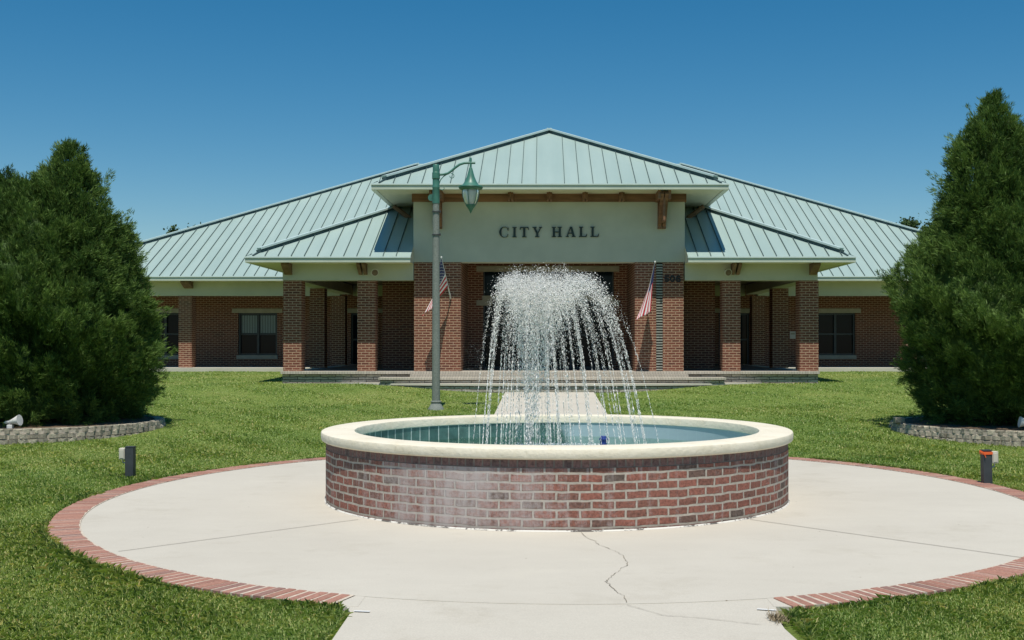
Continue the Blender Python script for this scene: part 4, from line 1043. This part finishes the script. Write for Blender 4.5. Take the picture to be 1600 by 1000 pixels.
# profiles: (height above bed, radius)
juniper(TL, [
    (-.05, 0, [(.02, 1.78), (.5, 2.06), (1.1, 2.27), (1.8, 2.38), (2.3, 2.29), (2.9, 2.04), (3.4, 1.74), (3.8, 1.30), (4.15, .85), (4.4, .35)], .56),
    (.62, -.1, [(2.4, 1.1), (3.2, 1.10), (3.8, .80), (4.2, .52), (4.6, .36), (4.95, .26), (5.15, .06)], .18),
    (.05, .25, [(2.6, 1.1), (3.6, .75), (4.2, .42), (4.5, .22), (4.68, .04)], .09),
    (-.55, -.1, [(2.6, 1.2), (3.6, .85), (4.1, .50), (4.45, .22), (4.6, .04)], .09),
    (-1.15, .1, [(2.2, 1.3), (3.2, 1.05), (3.9, .62), (4.3, .06)], .08)], 4300,
    'broad dark green juniper with several tips, left of the city hall', 11)
juniper(TR, [
    (0, 0, [(.02, 1.60), (.5, 1.90), (1.1, 2.24), (1.8, 2.46), (2.3, 2.44), (2.9, 2.16), (3.4, 1.78), (3.9, 1.30), (4.3, .80), (4.6, .3)], .62),
    (-.52, -.05, [(3.0, 1.2), (4.1, .86), (4.7, .72), (5.1, .54), (5.45, .40), (5.7, .25), (5.92, .06)], .2),
    (.30, .2, [(3.0, 1.3), (4.0, .85), (4.5, .6), (4.9, .42), (5.3, .22), (5.45, .04)], .18)], 3900,
    'tall dark green juniper with a pointed spire, right of the city hall', 12)

# floodlights in the beds
def flood(x, y, z, rz, label):
    e = empty('floodlight', (x, y, z), rz); e.scale = (.68, .68, .68); tag(e, label, 'floodlight', 'white floodlights in the tree beds')
    m = MB(); m.box(-.085, .055, -.06, .06, 0, .10); m.build('box', M['white'], e, bevel=.012)
    m = MB(); a = Vector((-.03, 0, .17)); d = Vector((1, -.12, .18)).normalized()
    m.tube([a, a+d*.05, a+d*.06, a+d*.14, a+d*.22, a+d*.275], [.045, .05, .058, .085, .118, .14], 22); m.build('shade', M['white'], e, smooth=True)
    m = MB(); m.tube([a-d*.01, a-d*.10, a-d*.15], [.035, .040, .02], 14); m.build('lamp_neck', M['white'], e, smooth=True)
    m = MB(); m.tube([(-.03, 0, .09), (-.03, 0, .17)], .018, 10); m.build('swivel', M['galv'], e)
    return e
dF = 19.75
flood(X(17, dF), dF, .255, 0, 'white trumpet shaped floodlight on the rim of the left stone bed')
flood(X(1609, 19.4), 19.4, .245, R(180), 'white floodlight at the edge of the right stone bed')
e = empty('loose_block', (X(1406, 21.1), 21.15, .26)); tag(e, 'small grey block standing on the left end of the right stone bed', 'block')
m = MB(); m.box(-.09, .09, -.08, .08, 0, .10); m.build('block', M['edging'], e, bevel=.012)

# ------------------------------------------------------------------ far trees behind the roof
def far_tree(x, y, h, rad, label, seed, cy_=0):
    r2 = np.random.default_rng(seed); gz_ = float(ground_z(x, y))
    e = empty('oak_tree', (x, y, gz_)); tag(e, label, 'tree', 'trees behind the city hall')
    m = MB(); m.tube([(0, 0, -.2), (.1, 0, h*.3), (0, .1, h*.55), (.05, 0, h*.85)], [.35, .28, .2, .06], 12)
    cl = []
    for i in range(9):
        a_ = i*2.4+r2.random(); z_ = h*(.35+.04*i); rr = rad*.5*(1-.05*i); p = (rr*math.cos(a_), rr*math.sin(a_), min(z_+h*.16, h*.84))
        m.tube([(0, 0, z_), (p[0]*.5, p[1]*.5, z_+h*.08), p], [.14, .09, .03], 8)
    m.build('trunk', M['bark'], e, smooth=True)
    nC = 46; d = r2.normal(0, 1, (nC, 3)); d /= np.linalg.norm(d, axis=1)[:, None]; rr = r2.random(nC)**.4
    cc = d*rr[:, None]*np.array([rad*.85, rad*.85, min(h*.27, rad)])+np.array([0, 0, h-min(h*.27, rad)-.3*rad]); cr = r2.uniform(.18, .34, nC)*rad
    nL = 420; P = (cc[:, None]+r2.normal(0, .5, (nC, nL, 3))*cr[:, None, None]).reshape(-1, 3); P = P[P[:, 2] < h]
    U = r2.normal(0, 1, P.shape)+np.array([0, 0, .3]); U /= np.linalg.norm(U, axis=1)[:, None]
    n = len(P); s = np.cross(U, r2.normal(0, 1, (n, 3))); s /= np.linalg.norm(s, axis=1)[:, None]; L = r2.uniform(.12, .26, n)[:, None]
    V = np.stack([P, P+U*L*.5+s*L*.35, P+U*L, P+U*L*.5-s*L*.35], 1).reshape(-1, 3)
    fast_mesh('crown', V, np.arange(n*4).reshape(-1, 4), M['leaf'], e, np.repeat(r2.random(n), 4))
far_tree(X(286, 74), 74, 9.45-.75, 1.5, 'small round tree top showing above the left end of the roof', 21)
far_tree(X(1432, 74), 74, 10.1-.7, 2.4, 'leafy tree crown showing above the right end of the roof', 22)

# ------------------------------------------------------------------ grass blades
rng = np.random.default_rng(99)
def grass():
    out = []
    bands = [(5.6, 8, 7500, .042, .0040), (8, 11, 5500, .042, .0046), (11, 15, 2900, .044, .0058), (15, 20, 1500, .042, .008), (20, 26, 800, .038, .011), (26, 32.2, 520, .034, .014), (32.2, 40.4, 300, .032, .018)]
    for y0, y1, dens, h, w_ in bands:
        hwid = y1*.50+1.0
        n = int(dens*(y1-y0)*2*hwid); x = rng.uniform(-hwid, hwid, n); y = rng.uniform(y0, y1, n)
        inside = ((x-CX)/y < (1600-850)/F+.05) & ((x-CX)/y > -850/F-.05)
        # plaza + border
        dd = np.hypot((x-PC[0])/(PRX+.278), (y-PC[1])/(PRY+.278)); edge = rng.normal(0, .003, n)
        keep = inside & (dd > 1+edge)
        keep &= ~((y < 8.2) & (np.abs(x) < 1.405)) & ~((y < yf+.2) & (y > yf-.42) & (np.abs(x) < 1.455))
        keep &= ~((y > 17) & (y < 30.6) & (np.abs(x) < PW+.005))
        keep &= ~((y > 31.74-1.27*np.clip(1-((x-.05)/5.8)**2, 0, 1)-.02) & (np.abs(x) < 7.45) & (y > 30))
        keep &= np.hypot(x-TL[0], y-TL[1]) > 2.26; keep &= np.hypot(x-TR[0], y-TR[1]) > 2.30
        x, y = x[keep], y[keep]; out.append((x, y, np.full(len(x), h), np.full(len(x), w_)))
    # thicker fringe along the brick border and the near path
    t = rng.uniform(0, 2*math.pi, 26000); r_ = .300+np.abs(rng.normal(0, .02, 26000)); x = PC[0]+(PRX+r_)*np.cos(t); y = PC[1]+(PRY+r_)*np.sin(t)
    kk = ~((np.abs(x) < 1.46) & (y < 9)) & ~((np.abs(x) < PW) & (y > 17)); x, y = x[kk], y[kk]; out.append((x, y, np.full(len(x), .055), np.full(len(x), .0045)))
    n = 5000; y = rng.uniform(5.8, 7.3, n); s = np.where(rng.random(n) < .5, -1, 1); x = s*(1.40+np.abs(rng.normal(0, .02, n))); out.append((x, y, np.full(n, .055), np.full(n, .0045)))
    x = np.concatenate([o[0] for o in out]); y = np.concatenate([o[1] for o in out]); h = np.concatenate([o[2] for o in out]); w_ = np.concatenate([o[3] for o in out])
    n = len(x); z = ground_z(x, y)-.004
    patch = .75+.35*np.sin(x*1.7+np.sin(y*1.3)*2)*np.sin(y*1.1+1)+.2*np.sin(x*5.1+y*3.7)
    h = h*np.clip(rng.lognormal(0, .3, n), .4, 1.9)*np.clip(patch, .55, 1.25)*.95
    near = np.clip((12-y)/4, 0, 1)
    az = rng.uniform(0, 2*math.pi, n); lean = np.abs(rng.normal(.6, .35, n)); dx = np.cos(az); dy = np.sin(az)
    B = np.stack([x, y, z], 1); side = np.stack([-dy, dx, np.zeros(n)], 1)*w_[:, None]*rng.uniform(.6, 1.3, n)[:, None]
    mid = B+np.stack([dx*h*.25*lean, dy*h*.25*lean, h*.6], 1)
    tip = B+np.stack([dx*h*lean*.95, dy*h*lean*.95, h*(1.0-.35*np.clip(lean, 0, 1.2))], 1)
    V = np.stack([B-side*.5, B+side*.5, mid+side*.5, tip, mid-side*.5], 1).reshape(-1, 3)
    Fq = np.arange(n*5).reshape(-1, 5); print('blades', n)
    o = fast_mesh('grass', V, Fq, M['blade']); tag(o, 'mown green lawn grass round the plaza and up to the building', 'grass', kind='stuff')
grass()

rg = np.random.default_rng(5); n = 170; p0 = G(1216, 968)
c = np.stack([p0[0]+rg.normal(0, .028, n), p0[1]+rg.normal(0, .05, n), np.full(n, .0)], 1); a = rg.uniform(0, 6.28, n); h = rg.uniform(.02, .06, n)
d = np.stack([np.cos(a)*h*.9, np.sin(a)*h*.9, h], 1); sd = np.stack([-np.sin(a), np.cos(a), a*0], 1)*.0035
V = np.stack([c-sd, c+sd, c+d], 1).reshape(-1, 3)-np.array([p0[0], p0[1], 0])
o = fast_mesh('dry_grass_tuft', V, np.arange(n*3).reshape(-1, 3), simple('dry grass', (.24, .19, .12), .9, .4, 40)); o.location = (p0[0], p0[1], 0)
tag(o, 'dry brown grass tuft at the right front corner of the plaza path', 'grass tuft')
